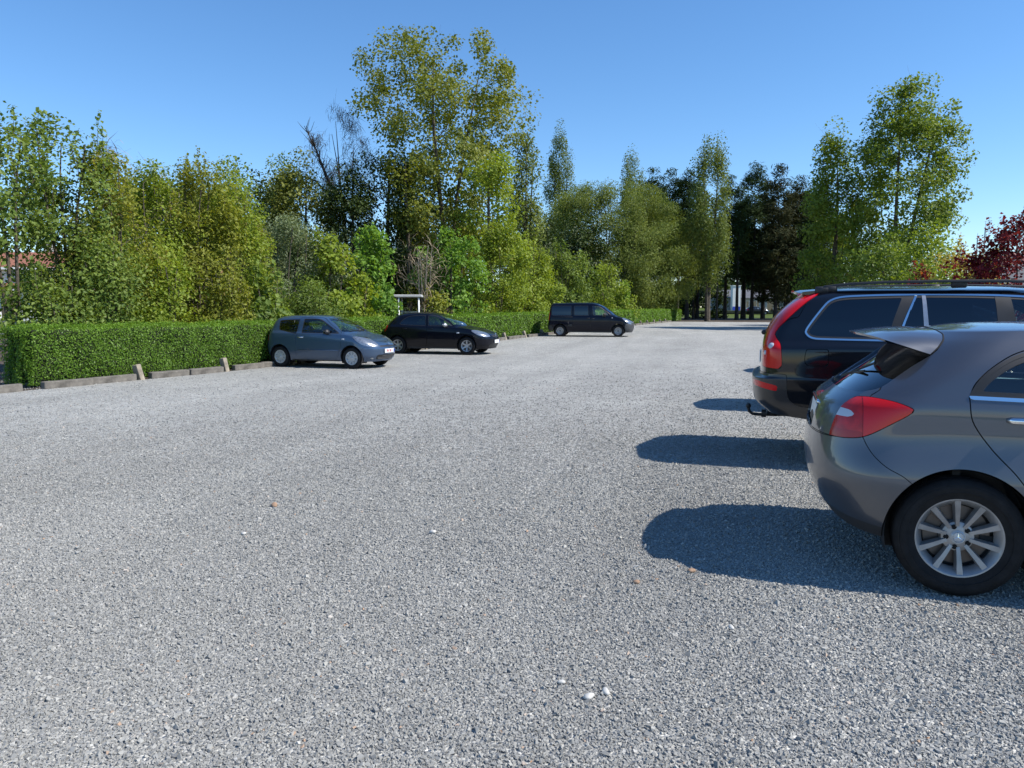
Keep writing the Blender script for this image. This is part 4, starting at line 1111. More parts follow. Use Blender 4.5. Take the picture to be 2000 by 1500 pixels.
# ------------------------------------------------------------------ long dark panel van with side windows
def build_van(pmat):
    rings = [
        ([(0, .34), (.4, .26), (.9, .24), (3.4, .22), (4.5, .23)], .07, 4.50, .83, .16, 3.4, .62, 2.6),
        ([(0, .46), (4.6, .42)], .0, 4.58, .90, .16, 3.4, .62, 2.6),
        ([(0, .66), (4.6, .60)], .01, 4.60, .914, .15, 3.6, .62, 2.5),
        ([(0, .84), (3, .84), (3.7, .84), (4.5, .76)], .03, 4.56, .914, .15, 3.6, .62, 2.4),
        ([(0, 1.03), (2, 1.03), (3.2, 1.03), (3.8, .99), (4.2, .93), (4.4, .87)], .05, 4.42, [(0, .90), (3.2, .895), (4.4, .80)], .15, 3.6, .58, 2.2),
        ([(0, 1.14), (2, 1.12), (3.0, 1.12), (3.6, 1.12)], .06, 3.72, [(0, .875), (3.2, .865)], .15, 3.6, .42, 2.3),
        ([(0, 1.38), (2, 1.39), (3, 1.38)], .09, 3.38, .845, .15, 3.4, .42, 2.3),
        ([(0, 1.64), (2, 1.66), (3, 1.64)], .14, 3.0, .79, .16, 3.2, .44, 2.3),
        ([(0, 1.745), (2, 1.775), (2.7, 1.75)], .20, 2.74, .70, .2, 2.8, .44, 2.3),
    ]
    c = Car("panel_van", rings, .045, (20, 80, 24), 6, pmat)
    ra, fa, R = .70, 3.781, .312
    for xa in (ra, fa): c.drop_arch(xa, .32, .37)
    w0 = c.window(side([(.24, 1.60), (.25, 1.16), (.32, 1.12, 0), (1.30, 1.12, 0), (1.30, 1.64, 0), (.32, 1.64)]), frame=.02, gl='privacy')
    w1 = c.window(side([(1.44, 1.12, 0), (1.44, 1.64, 0), (2.18, 1.64, 0), (2.22, 1.12, 0)]), frame=.02, gl='privacy')
    w2 = c.window(side([(2.44, 1.125, 0), (2.40, 1.635, 0), (2.70, 1.62), (2.92, 1.52), (3.17, 1.28), (3.27, 1.12, 0)]), frame=.02, gl='glass')
    a = c.take(endv([(-.2, 1.15, 0), (-.2, 1.735, 0), (.56, 1.72), (.66, 1.66, 0), (.74, 1.38), (.80, 1.15, 0), (.4, 1.14)], lo=2.5)); c.one("windscreen", a, M['glass'], -.003, .003, shell=False)
    a = c.take(endv([(.03, 1.15, 0), (.03, 1.64, 0), (.62, 1.62, 0), (.70, 1.18, 0)], hi=.5)); c.pair("rear_window", a, M['privacy'], -.003, .003, shell=False)
    a = c.cutpanel(lambda V: np.maximum(side([(-1, .85, 0), (.12, .85, 0), (.15, 1.15), (.15, 1.45, 0), (-1, 1.45, 0)])(V), .76 - V[:, 1]), .002); c.pair("tail_lamp", a, M['redlens'], .003)
    hl = c.cutpanel(lambda V: np.maximum(side([(3.98, .975), (4.08, 1.0), (4.28, .93), (4.52, .80), (4.53, .70), (4.40, .66), (4.2, .78)])(V), .42 - V[:, 1]), .002); c.pair("headlamp", hl, M['headlens'], .004)
    gr = c.take(endv([(-.2, .70, 0), (-.2, .80, 0), (.38, .80), (.42, .74), (.36, .70)], lo=4.2)); c.one("grille", gr, M['black'], -.008)
    d = c.cutpanel(side([(1.36, .34, 0), (1.36, 1.68, 0), (2.24, 1.68, 0), (2.30, 1.1), (2.30, .34, 0)], ymin=.4), .003); d1 = c.pair("sliding_door", d, pmat); adopt(d1, *[[w] for w in w1])
    d = c.cutpanel(side([(2.32, .34, 0), (2.32, 1.1), (2.27, 1.68, 0), (2.70, 1.672), (2.98, 1.55), (3.24, 1.28), (3.33, 1.10, 0), (3.36, .8), (3.26, .34, 0)], ymin=.4), .003); d2 = c.pair("front_door", d, pmat); adopt(d2, *[[w] for w in w2])
    st = c.take(lambda V: np.maximum(np.maximum(np.abs(V[:, 2] - .60) - .055, np.maximum(V[:, 0] - 3.3, 1.15 - V[:, 0])), .4 - V[:, 1])); c.pair("rubbing_strip", st, M['black'], .012)
    fb = c.cutpanel(lambda V: np.where(V[:, 0] > 3.3, side([(6, .69, 0), (4.4, .69), (4.2, .70), (4.13, .6), (4.12, .4, 0), (4.12, -1, 0), (6, -1, 0)])(V), 1), .002); fo = c.one("front_bumper", fb, mat("bumper_grey_plastic", (.05, .053, .058), .55, var=.2))
    pl = MB(); pl.box((4.615, 0, .52), (.014, .52, .112), bev=.003); pl.build("number_plate", M['plate'], fo)
    rb = c.cutpanel(lambda V: np.where(V[:, 0] < .8, side([(-1, .60, 0), (.1, .60), (.28, .56), (.33, .4, 0), (.33, -1, 0), (-1, -1, 0)])(V), 1), .002); c.one("rear_bumper", rb, M['black'])
    bn = c.cutpanel(topv([(3.5, -.3, 0), (3.74, -.3, 0), (3.70, .3), (3.52, .80), (3.8, .82), (4.2, .62), (4.38, .35), (4.42, -.3, 0)], zmin=.85), .003); c.one("bonnet", bn, pmat)
    for s in (-1, 1):
        b = MB(); b.box((3.46, s * .915, 1.0), (.05, .012, .05), bev=.005); b.build("side_repeater", M['whitelens'], c.root, sharp=50)
        b = MB(); b.box((.82, s * .907, 1.045), (1.1, .014, .022), bev=.005); b.build("door_track", M['black'], c.root, sharp=50)
    handle_part(c, d1, 2.20, .98, .90, .17, M['black']); handle_part(c, d2, 2.44, .96, .90, .17, M['black'])
    mirror_part(c, 3.06, .87, 1.16, (.15, .2, .22), M['black'])
    c.finish((ra, fa), R, .914, 4.60, .24, xs=(2.5, 1.4), dash=3.2, beltz=1.1, seatz=(.55, 1.15))
    for xa in (ra, fa):
        for s in (-1, 1): wheel_parts(c.root, xa, s * .80, R, .20, .185, 'steel', M['alloy_dirty'], s)
    return c.root
# ------------------------------------------------------------------ parked cars
def place(root, x, y, a, xw, yw):
    """put a car so that the outer face of its wheel (xw, yw) stands at (x, y); a = degrees its nose turns towards the camera"""
    a = math.radians(a)
    lx = x - (xw * math.cos(a) + yw * math.sin(a)); ly = y - (-xw * math.sin(a) + yw * math.cos(a))
    # rest both axles on the slightly uneven lot
    root.location = (lx, ly, float(gz(x, y)))
    root.rotation_euler = (0, 0, -a)
    return root

P_GREY = paint("grey_metallic_paint", (.092, .099, .118), .62, .36, .2)
P_BLACK = paint("black_paint", (.003, .0035, .006), .0, .3, .05, .1)
P_BLUE = paint("slate_blue_metallic_paint", (.045, .085, .155), .45, .33, .15, .3)
P_NIGHT = paint("blue_black_paint", (.003, .0035, .008), .0, .3, .02, .1, .5)

def parked_cars():
    a = place(build_grey_hatch(P_GREY), 2.33, 3.90, 19, .74, -.877)
    tag(a, "grey metallic hatchback nearest the camera with red wraparound tail lamp and ten-spoke alloy wheel", "car", "parked cars")
    b = place(build_black_suv(P_BLACK), 2.44 - .09, 7.32, 19, 0.0, -.948)
    tag(b, "large black estate with roof rails, tall red tail lamps and chrome-edged dark windows", "car", "parked cars")
    c = place(build_blue_hatch(P_BLUE), -4.36, 20.8, 20, 2.94, -.81)
    tag(c, "small slate blue three-door hatchback parked at the clipped hedge, silver wheel covers", "car", "parked cars")
    d = place(build_black_hatch(P_NIGHT), -1.578, 26.6, 16, 3.33, -.84)
    tag(d, "black five-door hatchback between the small blue car and the dark van", "car", "parked cars")
    e = place(build_van(paint("night_blue_paint", (.002, .003, .010), .0, .3, .02, .1, .45)), 5.6, 40.6, 10, 3.781, -.89)
    tag(e, "long dark blue van with tinted side windows backed up to the hedge", "van", "parked cars")
    return a, b, c, d, e
CARS = parked_cars()
# ------------------------------------------------------------------ ground
HB = np.array([-9.4, 15.2]); HD = np.array([math.sin(math.radians(22.2)), math.cos(math.radians(22.2))]); HN = np.array([-HD[1], HD[0]])
def hedge_pt(s, off=0.0):
    """s metres along the kerb from the near end, off metres behind it"""
    p = HB + HD * s + HN * off
    return float(p[0]), float(p[1])

def sheet(name, xs, ys, m, dz=0.0, keep=None, kind="structure"):
    X, Y = np.meshgrid(xs, ys)
    V = np.stack([X.ravel(), Y.ravel(), gz(X.ravel(), Y.ravel()) + dz], 1)
    nx = len(xs)
    i = np.arange((len(ys) - 1) * nx).reshape(len(ys) - 1, nx)[:, :-1].ravel()
    F = np.stack([i, i + 1, i + nx + 1, i + nx], 1)
    return tag(mesh_obj(name, V, [F], m), kind=kind)

def soil_mat():
    m, nt, b, out = new_mat("grass_and_soil")
    b.inputs["Roughness"].default_value = .95; b.inputs["Specular IOR Level"].default_value = .1
    tc = nt.nodes.new("ShaderNodeTexCoord")
    n = nt.nodes.new("ShaderNodeTexNoise"); n.inputs["Scale"].default_value = .35; n.inputs["Detail"].default_value = 9; n.inputs["Roughness"].default_value = .65
    nt.links.new(tc.outputs["Object"], n.inputs["Vector"])
    cr = nt.nodes.new("ShaderNodeValToRGB")
    cr.color_ramp.elements[0].position = .35; cr.color_ramp.elements[0].color = (.035, .05, .012, 1)
    cr.color_ramp.elements[1].position = .7; cr.color_ramp.elements[1].color = (.13, .17, .035, 1)
    nt.links.new(n.outputs["Fac"], cr.inputs[0]); nt.links.new(cr.outputs[0], b.inputs["Base Color"])
    return m

def lanes(nt, lo, hi):
    """broad faint wheel lanes running down the lot"""
    L = nt.links.new
    tc = nt.nodes.new("ShaderNodeTexCoord")
    mp = nt.nodes.new("ShaderNodeMapping"); mp.vector_type = 'TEXTURE'; mp.inputs["Rotation"].default_value = (0, 0, math.pi / 2 - math.radians(14)); mp.inputs["Scale"].default_value = (16, 1.5, 1)
    L(tc.outputs["Object"], mp.inputs["Vector"])
    n = nt.nodes.new("ShaderNodeTexNoise"); n.inputs["Scale"].default_value = 1; n.inputs["Detail"].default_value = 5; n.inputs["Roughness"].default_value = .55; n.inputs["Distortion"].default_value = .6
    L(mp.outputs[0], n.inputs["Vector"])
    mr = nt.nodes.new("ShaderNodeMapRange"); mr.inputs[1].default_value = .3; mr.inputs[2].default_value = .7; mr.inputs[3].default_value = lo; mr.inputs[4].default_value = hi
    L(n.outputs["Fac"], mr.inputs[0])
    return mr

def gravel_mat():
    """crushed stone: cells of single stones with their own greys, a bump that rounds each one, patches worn by wheels"""
    m, nt, b, out = new_mat("crushed_grey_stone")
    L = nt.links.new
    b.inputs["Roughness"].default_value = .85; b.inputs["Specular IOR Level"].default_value = .25
    tc = nt.nodes.new("ShaderNodeTexCoord")
    def vor(scale):
        v = nt.nodes.new("ShaderNodeTexVoronoi"); v.inputs["Scale"].default_value = scale
        L(tc.outputs["Object"], v.inputs["Vector"]); return v
    def noise(scale, det=4, rough=.5):
        v = nt.nodes.new("ShaderNodeTexNoise"); v.inputs["Scale"].default_value = scale; v.inputs["Detail"].default_value = det; v.inputs["Roughness"].default_value = rough
        L(tc.outputs["Object"], v.inputs["Vector"]); return v
    v1 = vor(62)
    sx = nt.nodes.new("ShaderNodeSeparateColor"); L(v1.outputs["Color"], sx.inputs[0])
    r1 = nt.nodes.new("ShaderNodeValToRGB")
    e = r1.color_ramp.elements
    e[0].position = 0; e[0].color = (0.25098, 0.25039, 0.23827, 1)
    e[1].position = 1; e[1].color = (0.52705, 0.51299, 0.47086, 1)
    for p, c in ((.25, (0.33882, 0.33589, 0.31769)), (.55, (0.40784, 0.40306, 0.37669)), (.8, (0.46431, 0.45436, 0.41980))):
        k = r1.color_ramp.elements.new(p); k.color = (*c, 1)
    L(sx.outputs[0], r1.inputs[0])
    # a stone in two hundred is white or rust brown
    od = nt.nodes.new("ShaderNodeMath"); od.operation = 'GREATER_THAN'; od.inputs[1].default_value = .993; L(sx.outputs[1], od.inputs[0])
    wc = nt.nodes.new("ShaderNodeValToRGB"); wc.color_ramp.interpolation = 'CONSTANT'
    wc.color_ramp.elements[0].color = (.6, .58, .54, 1); wc.color_ramp.elements[1].position = .65; wc.color_ramp.elements[1].color = (.36, .22, .13, 1)
    L(sx.outputs[2], wc.inputs[0])
    mo = nt.nodes.new("ShaderNodeMix"); mo.data_type = 'RGBA'; L(od.outputs[0], mo.inputs["Factor"]); L(r1.outputs[0], mo.inputs["A"]); L(wc.outputs[0], mo.inputs["B"])
    # large worn patches and faint warm dust
    n1 = noise(.22, 6, .6)
    mr = nt.nodes.new("ShaderNodeMapRange"); mr.inputs[1].default_value = .3; mr.inputs[2].default_value = .7; mr.inputs[3].default_value = .90; mr.inputs[4].default_value = 1.10
    L(n1.outputs["Fac"], mr.inputs[0])
    n3 = noise(1.6, 5, .6)
    mr3 = nt.nodes.new("ShaderNodeMapRange"); mr3.inputs[1].default_value = .3; mr3.inputs[2].default_value = .7; mr3.inputs[3].default_value = .92; mr3.inputs[4].default_value = 1.08
    L(n3.outputs["Fac"], mr3.inputs[0])
    n4 = noise(9, 3, .7)
    mr4 = nt.nodes.new("ShaderNodeMapRange"); mr4.inputs[1].default_value = .3; mr4.inputs[2].default_value = .7; mr4.inputs[3].default_value = .80; mr4.inputs[4].default_value = 1.14
    L(n4.outputs["Fac"], mr4.inputs[0])
    m4 = nt.nodes.new("ShaderNodeMath"); m4.operation = 'MULTIPLY'; L(mr3.outputs[0], m4.inputs[0]); L(mr4.outputs[0], m4.inputs[1])
    mm = nt.nodes.new("ShaderNodeMath"); mm.operation = 'MULTIPLY'; L(mr.outputs[0], mm.inputs[0]); L(m4.outputs[0], mm.inputs[1])
    ln_ = lanes(nt, .88, 1.10); m5 = nt.nodes.new('ShaderNodeMath'); m5.operation = 'MULTIPLY'; L(mm.outputs[0], m5.inputs[0]); L(ln_.outputs[0], m5.inputs[1]); mm = m5
    mu = nt.nodes.new("ShaderNodeMix"); mu.data_type = 'RGBA'; mu.blend_type = 'MULTIPLY'; mu.inputs["Factor"].default_value = 1
    L(mo.outputs["Result"], mu.inputs["A"])
    cb = nt.nodes.new("ShaderNodeCombineColor")
    for k in range(3): L(mm.outputs[0], cb.inputs[k])
    L(cb.outputs[0], mu.inputs["B"])
    n2 = noise(.5, 5, .6)
    mr2 = nt.nodes.new("ShaderNodeMapRange"); mr2.inputs[1].default_value = .58; mr2.inputs[2].default_value = .75; mr2.inputs[3].default_value = 0; mr2.inputs[4].default_value = .3
    L(n2.outputs["Fac"], mr2.inputs[0])
    ms = nt.nodes.new("ShaderNodeMix"); ms.data_type = 'RGBA'; ms.inputs["B"].default_value = (.40, .36, .31, 1)
    L(mr2.outputs[0], ms.inputs["Factor"]); L(mu.outputs["Result"], ms.inputs["A"]); L(ms.outputs["Result"], b.inputs["Base Color"])
    # bump
    ad = nt.nodes.new("ShaderNodeMath"); ad.operation = 'ADD'
    m1 = nt.nodes.new("ShaderNodeMath"); m1.operation = 'MULTIPLY'; m1.inputs[1].default_value = -1.0; L(v1.outputs["Distance"], m1.inputs[0])
    m2 = nt.nodes.new("ShaderNodeMath"); m2.operation = 'MULTIPLY'; m2.inputs[1].default_value = .5; L(sx.outputs[1], m2.inputs[0])
    L(m1.outputs[0], ad.inputs[0]); L(m2.outputs[0], ad.inputs[1])
    bp = nt.nodes.new("ShaderNodeBump"); bp.inputs["Strength"].default_value = .9; bp.inputs["Distance"].default_value = .018
    L(ad.outputs[0], bp.inputs["Height"]); L(bp.outputs[0], b.inputs["Normal"])
    return m

def stone_mat():
    m, nt, b, out = new_mat("loose_stone")
    b.inputs["Roughness"].default_value = .82; b.inputs["Specular IOR Level"].default_value = .3
    at_ = nt.nodes.new("ShaderNodeAttribute"); at_.attribute_name = "tint"
    r = nt.nodes.new("ShaderNodeValToRGB"); e = r.color_ramp.elements
    e[0].color = (0.21758, 0.21601, 0.20459, 1); e[1].position = 1; e[1].color = (.36, .24, .16, 1)
    for p, c in ((.3, (0.23499, 0.23295, 0.22033)), (.6, (0.28285, 0.27954, 0.26125)), (.9, (0.33072, 0.32359, 0.29902)), (.985, (0.39164, 0.38120, 0.34624)), (.991, (.50, .48, .44)), (.995, (.50, .48, .44)), (.997, (.36, .24, .16))):
        k = e.new(p); k.color = (*c, 1)
    nt.links.new(at_.outputs["Fac"], r.inputs[0])
    tc = nt.nodes.new("ShaderNodeTexCoord"); n = nt.nodes.new("ShaderNodeTexNoise"); n.inputs["Scale"].default_value = 90; n.inputs["Detail"].default_value = 4
    nt.links.new(tc.outputs["Object"], n.inputs["Vector"])
    mr = nt.nodes.new("ShaderNodeMapRange"); mr.inputs[3].default_value = .8; mr.inputs[4].default_value = 1.2; nt.links.new(n.outputs["Fac"], mr.inputs[0])
    n1 = nt.nodes.new("ShaderNodeTexNoise"); n1.inputs["Scale"].default_value = .22; n1.inputs["Detail"].default_value = 6; n1.inputs["Roughness"].default_value = .6
    nt.links.new(tc.outputs["Object"], n1.inputs["Vector"])
    mr1 = nt.nodes.new("ShaderNodeMapRange"); mr1.inputs[1].default_value = .3; mr1.inputs[2].default_value = .7; mr1.inputs[3].default_value = .90; mr1.inputs[4].default_value = 1.10
    nt.links.new(n1.outputs["Fac"], mr1.inputs[0])
    mm = nt.nodes.new("ShaderNodeMath"); mm.operation = 'MULTIPLY'; nt.links.new(mr.outputs[0], mm.inputs[0]); nt.links.new(mr1.outputs[0], mm.inputs[1])
    ln_ = lanes(nt, .88, 1.10); m5 = nt.nodes.new('ShaderNodeMath'); m5.operation = 'MULTIPLY'; nt.links.new(mm.outputs[0], m5.inputs[0]); nt.links.new(ln_.outputs[0], m5.inputs[1]); mm = m5
    vm = nt.nodes.new("ShaderNodeVectorMath"); vm.operation = 'SCALE'
    nt.links.new(r.outputs[0], vm.inputs[0]); nt.links.new(mm.outputs[0], vm.inputs["Scale"]); nt.links.new(vm.outputs[0], b.inputs["Base Color"])
    return m

def build_ground():
    gm = soil_mat()
    xs = np.concatenate([[-2500, -800, -300], np.linspace(-120, 120, 25), [300, 800, 2500]])
    ys = np.concatenate([np.linspace(-60, 140, 81), np.linspace(150, 300, 16), [500, 900, 1600, 2990]])
    sheet("ground", xs, ys, gm, -.026)
    # the gravel lot, a strip bounded by the hedge kerb
    m = gravel_mat()
    S = np.linspace(-75, 68.5, 150); W = np.linspace(0, -22.5, 24)
    V = []
    for s in S:
        for o in W:
            x, y = hedge_pt(s, o); V.append((x, y, float(gz(x, y)) - .006))
    n = len(W)
    i = np.arange((len(S) - 1) * n).reshape(len(S) - 1, n)[:, :-1].ravel()
    tag(mesh_obj("gravel_lot", V, [np.stack([i, i + 1, i + n + 1, i + n], 1)], m), kind="structure")
    # bare soil under the trees behind the hedge and at the far end
    dm = mat("bare_soil", (.06, .042, .028), .95, var=.5, vscale=1.5, bump=.5, bscale=9)
    V = []
    for s in np.linspace(-1, 100, 60):
        for o in (.10, 6, 14, 24):
            x, y = hedge_pt(s, o); V.append((x, y, float(gz(x, y)) - .018))
    i = np.arange(59 * 4).reshape(59, 4)[:, :-1].ravel()
    tag(mesh_obj("tree_belt_soil", V, [np.stack([i, i + 4, i + 5, i + 1], 1)], dm), kind="structure")
    V = []
    for s in np.linspace(68.7, 98, 20):
        for o in (.0, -8, -16, -30):
            x, y = hedge_pt(s, o); V.append((x, y, float(gz(x, y)) - .013))
    i = np.arange(19 * 4).reshape(19, 4)[:, :-1].ravel()
    tag(mesh_obj("pine_belt_soil", V, [np.stack([i, i + 1, i + 5, i + 4], 1)], dm), kind="structure")
    # loose crushed stones, real ones as far as single stones can be told apart
    rng = np.random.default_rng(5)
    pts = []
    for y0, y1 in zip(np.arange(.5, 23.7, .35), np.arange(.85, 24.1, .35)):
        dens = float(np.interp((y0 + y1) / 2, [1.9, 3.6, 5.5, 7.5, 10, 13, 18, 24], [15000, 14200, 8600, 3600, 1000, 280, 60, 4]))
        n = int((y1 - y0) * ((y0 + y1) * .72 + 1.6) * dens)
        y = rng.uniform(y0, y1, n); x = rng.uniform(-1, 1, n) * (.72 * y + .8)
        pts.append(np.stack([x, y], 1))
    P = np.concatenate(pts)
    n = len(P)
    size = np.clip(rng.lognormal(math.log(.0051), .26, n), .0028, .0125)
    far = np.interp(P[:, 1], [3, 16], [1, 1.5]); size *= far
    base = np.array([(-1, -1, -1), (1, -1, -1), (1, 1, -1), (-1, 1, -1), (-1, -1, 1), (1, -1, 1), (1, 1, 1), (-1, 1, 1)], float) * .8
    V = base[None] + rng.uniform(-.42, .42, (n, 8, 3))
    V *= rng.uniform(.55, 1.25, (n, 1, 3)) * [1, 1, .72]
    q = rng.normal(size=(n, 4)); q[:, 1:3] *= .45; q /= np.linalg.norm(q, axis=1)[:, None]
    w_, x_, y_, z_ = q.T
    R = np.stack([1 - 2 * (y_**2 + z_**2), 2 * (x_ * y_ - z_ * w_), 2 * (x_ * z_ + y_ * w_), 2 * (x_ * y_ + z_ * w_), 1 - 2 * (x_**2 + z_**2), 2 * (y_ * z_ - x_ * w_), 2 * (x_ * z_ - y_ * w_), 2 * (y_ * z_ + x_ * w_), 1 - 2 * (x_**2 + y_**2)], 1).reshape(n, 3, 3)
    V = np.einsum('nij,nkj->nki', R, V) * size[:, None, None]
    V[:, :, 0] += P[:, :1]; V[:, :, 1] += P[:, 1:2]
    V[:, :, 2] += (gz(P[:, 0], P[:, 1]) - .008 + size * rng.uniform(.0, .75, n))[:, None]
    Fb = np.array([(3, 2, 1, 0), (4, 5, 6, 7), (0, 1, 5, 4), (1, 2, 6, 5), (2, 3, 7, 6), (3, 0, 4, 7)])
    F = (Fb[None] + (np.arange(n) * 8)[:, None, None]).reshape(-1, 4)
    tint = np.repeat(rng.uniform(0, 1, n), 8)
    tag(mesh_obj("gravel", V.reshape(-1, 3), [F], stone_mat(), smooth=False, attrs={"tint": tint}),
        "loose grey crushed stone covering the foreground of the lot", "gravel", kind="stuff")
build_ground()

def pebbles():
    rng = np.random.default_rng(3)
    mw = mat("white_pebble", (.5, .485, .45), .6, var=.12, vscale=30); mb = mat("brown_pebble", (.33, .21, .135), .8, var=.3, vscale=30)
    for px, py, r, m, lab in ((1183, 1352, .030, mw, "rounded white pebble, right one of the pair in the near gravel"), (1150, 1362, .032, mw, "flat wedge-shaped white pebble, left one of the pair in the near gravel"),
                              (1097, 1333, .024, mw, "dull white pebble left of and behind the close pair of white stones"), (846, 1040, .036, mw, "lone white pebble in the open middle of the gravel lot"),
                              (476, 1043, .030, mw, "small white pebble on the left side of the lot"), (536, 988, .05, mb, "pinkish brown stone half sunk in the gravel left of centre"),
                              (1243, 1138, .032, mb, "rust brown stone just below the hatchback's shadow"), (1350, 1116, .036, mb, "pale brown stone at the lower edge of the hatchback's shadow"),
                              (1428, 1226, .026, mw, "whitish pebble in the gravel below the grey hatchback's shadow")):
        r *= .72
        v = (750 - py) / 1500; dz = -math.sin(PITCH) + v * math.cos(PITCH); t = CAMH / -dz
        x, y = (px - 1000) / 1500 * t, (math.cos(PITCH) + v * math.sin(PITCH)) * t
        n1, n2 = 12, 7
        V = []
        for j in range(n2):
            ph = math.pi * j / (n2 - 1)
            for k in range(n1):
                th = 2 * math.pi * k / n1
                f = 1 + .16 * math.sin(2 * th + px) + .1 * math.cos(3 * th + py) * math.sin(ph)
                V.append((r * f * math.sin(ph) * math.cos(th), .75 * r * f * math.sin(ph) * math.sin(th), .5 * r * math.cos(ph)))
        F = [(j * n1 + k, (j + 1) * n1 + k, (j + 1) * n1 + (k + 1) % n1, j * n1 + (k + 1) % n1) for j in range(n2 - 1) for k in range(n1)]
        o = mesh_obj("pebble", V, [np.array(F)], m, loc=(x, y, float(gz(x, y)) - .002 + r * .28))
        o.rotation_euler = (.1, -.1, px)
        tag(o, lab, "pebble", "odd pebbles in the gravel")
pebbles()

# ------------------------------------------------------------------ kerb stones and upright concrete posts along the hedge
ORD = ["first", "second", "third", "fourth", "fifth", "sixth", "seventh", "eighth", "ninth", "tenth", "eleventh", "twelfth", "thirteenth", "fourteenth", "fifteenth", "sixteenth", "seventeenth", "eighteenth", "nineteenth", "twentieth",
       "twenty-first", "twenty-second", "twenty-third", "twenty-fourth", "twenty-fifth", "twenty-sixth", "twenty-seventh", "twenty-eighth"]
def kerbs():
    rng = random.Random(4)
    cm = mat("weathered_concrete", (.135, .122, .104), .92, var=.45, vscale=6, bump=.6, bscale=45)
    cp = mat("sandy_concrete", (.25, .215, .165), .92, var=.35, vscale=7, bump=.6, bscale=45)
    ang = math.pi / 2 - math.radians(22.2)
    def box_mesh(name, d, m, bev):
        mb = MB(); mb.box((0, 0, d[2] / 2), d, bev=bev); return mb
    protos = {}
    pi_ = ki = 0
    for k in range(-2, 25):
        s = 2.45 + 2.7 * k
        if s > 67: break
        if k >= 0:
            x, y = hedge_pt(s, .02)
            ln = rng.uniform(.10, .20)
            mb = MB(); mb.box((0, 0, .10), (.15, .17, .50), bev=.015, taper=(.92, .85))
            o = mb.build("concrete_post", cp, sharp=40)
            o.location = (x, y, float(gz(x, y))); o.rotation_euler = (-rng.uniform(.2, .38), rng.uniform(-.10, .08), ang + rng.uniform(-.15, .15))
            extra = {0: "leaning sandy concrete post nearest the hedge's near end", 1: "leaning sandy concrete post just left of the small blue hatchback"}.get(k)
            tag(o, extra or "sandy concrete post at the hedge foot, %s from the hedge's near end" % ORD[k], "post", "concrete posts at the foot of the hedge")
            pi_ += 1
        for q in range(2):
            sk = s + .30 + q * 1.14
            if k == -2 and q == 0: continue
            ln = 1.12
            xm, ym = hedge_pt(sk + ln / 2, .0 + rng.uniform(-.02, .05))
            mb = MB(); mb.box((0, 0, .02), (ln, .15, .24), bev=.018)
            o = mb.build("kerb_stone", cm, sharp=40)
            o.location = (xm, ym, float(gz(xm, ym))); o.rotation_euler = (rng.uniform(-.04, .12), rng.uniform(-.015, .015), ang + rng.uniform(-.025, .025))
            tag(o, ("weathered grey kerb stone lying along the hedge foot, %s from the near end" % ORD[ki]) if ki < 28 else "weathered grey kerb stone, far along the hedge, number %d from its near end" % (ki + 1), "kerb stone", "kerb stones along the hedge foot")
            ki += 1
kerbs()

# ------------------------------------------------------------------ foliage material and leaf meshes
def leaf_mat(name, ca, cb, trans=.42, rough=.5, spec=.25, odd=None):
    m = bpy.data.materials.new(name); m.use_nodes = True
    nt = m.node_tree; L = nt.links.new
    b = nt.nodes["Principled BSDF"]; out = nt.nodes["Material Output"]
    at_ = nt.nodes.new("ShaderNodeAttribute"); at_.attribute_name = "tint"
    r = nt.nodes.new("ShaderNodeValToRGB")
    if trans > .3: ca, cb = [c * 1.14 for c in ca], [c * 1.14 for c in cb]
    r.color_ramp.elements[0].color = (*ca, 1); r.color_ramp.elements[1].color = (*cb, 1)
    if odd:
        r.color_ramp.elements[1].position = .93
        k = r.color_ramp.elements.new(.98); k.color = (*odd, 1)
    L(at_.outputs["Fac"], r.inputs[0])
    b.inputs["Roughness"].default_value = rough; b.inputs["Specular IOR Level"].default_value = spec
    L(r.outputs[0], b.inputs["Base Color"])
    t = nt.nodes.new("ShaderNodeBsdfTranslucent")
    g = nt.nodes.new("ShaderNodeMix"); g.data_type = 'RGBA'; g.blend_type = 'MULTIPLY'; g.inputs["Factor"].default_value = 1; g.inputs["B"].default_value = (1.25, 1.2, .5, 1)
    L(r.outputs[0], g.inputs["A"]); L(g.outputs["Result"], t.inputs[0])
    mx = nt.nodes.new("ShaderNodeMixShader"); mx.inputs[0].default_value = trans
    L(b.outputs[0], mx.inputs[1]); L(t.outputs[0], mx.inputs[2]); L(mx.outputs[0], out.inputs[0])
    return m

def leaves(P, size, rng, N=None, up=.6, aspect=.62, tint=None, spread=1.0, axis=None, droop=.25):
    """kite-shaped leaves at P; returns V, F, tint"""
    n = len(P)
    size = np.broadcast_to(size, (n,)) * rng.uniform(.65, 1.3, n)
    nrm = rng.normal(size=(n, 3)) * spread
    nrm[:, 2] += up
    if N is not None: nrm += N
    nrm /= np.linalg.norm(nrm, axis=1)[:, None] + 1e-9
    a = rng.normal(size=(n, 3))
    if axis is not None: a = a * .45 + axis
    a -= nrm * (a * nrm).sum(1)[:, None]; a /= np.linalg.norm(a, axis=1)[:, None] + 1e-9
    a[:, 2] -= droop
    b = np.cross(nrm, a)
    s = size[:, None]
    fold = nrm * s * .12
    V = np.stack([P - a * s * .5, P + b * s * aspect * .5 + fold - a * s * .05, P + a * s * .5, P - b * s * aspect * .5 + fold - a * s * .05], 1)
    F = np.arange(n * 4).reshape(n, 4)
    if tint is None: tint = rng.uniform(0, 1, n)
    return V.reshape(-1, 3), F, np.repeat(tint, 4)

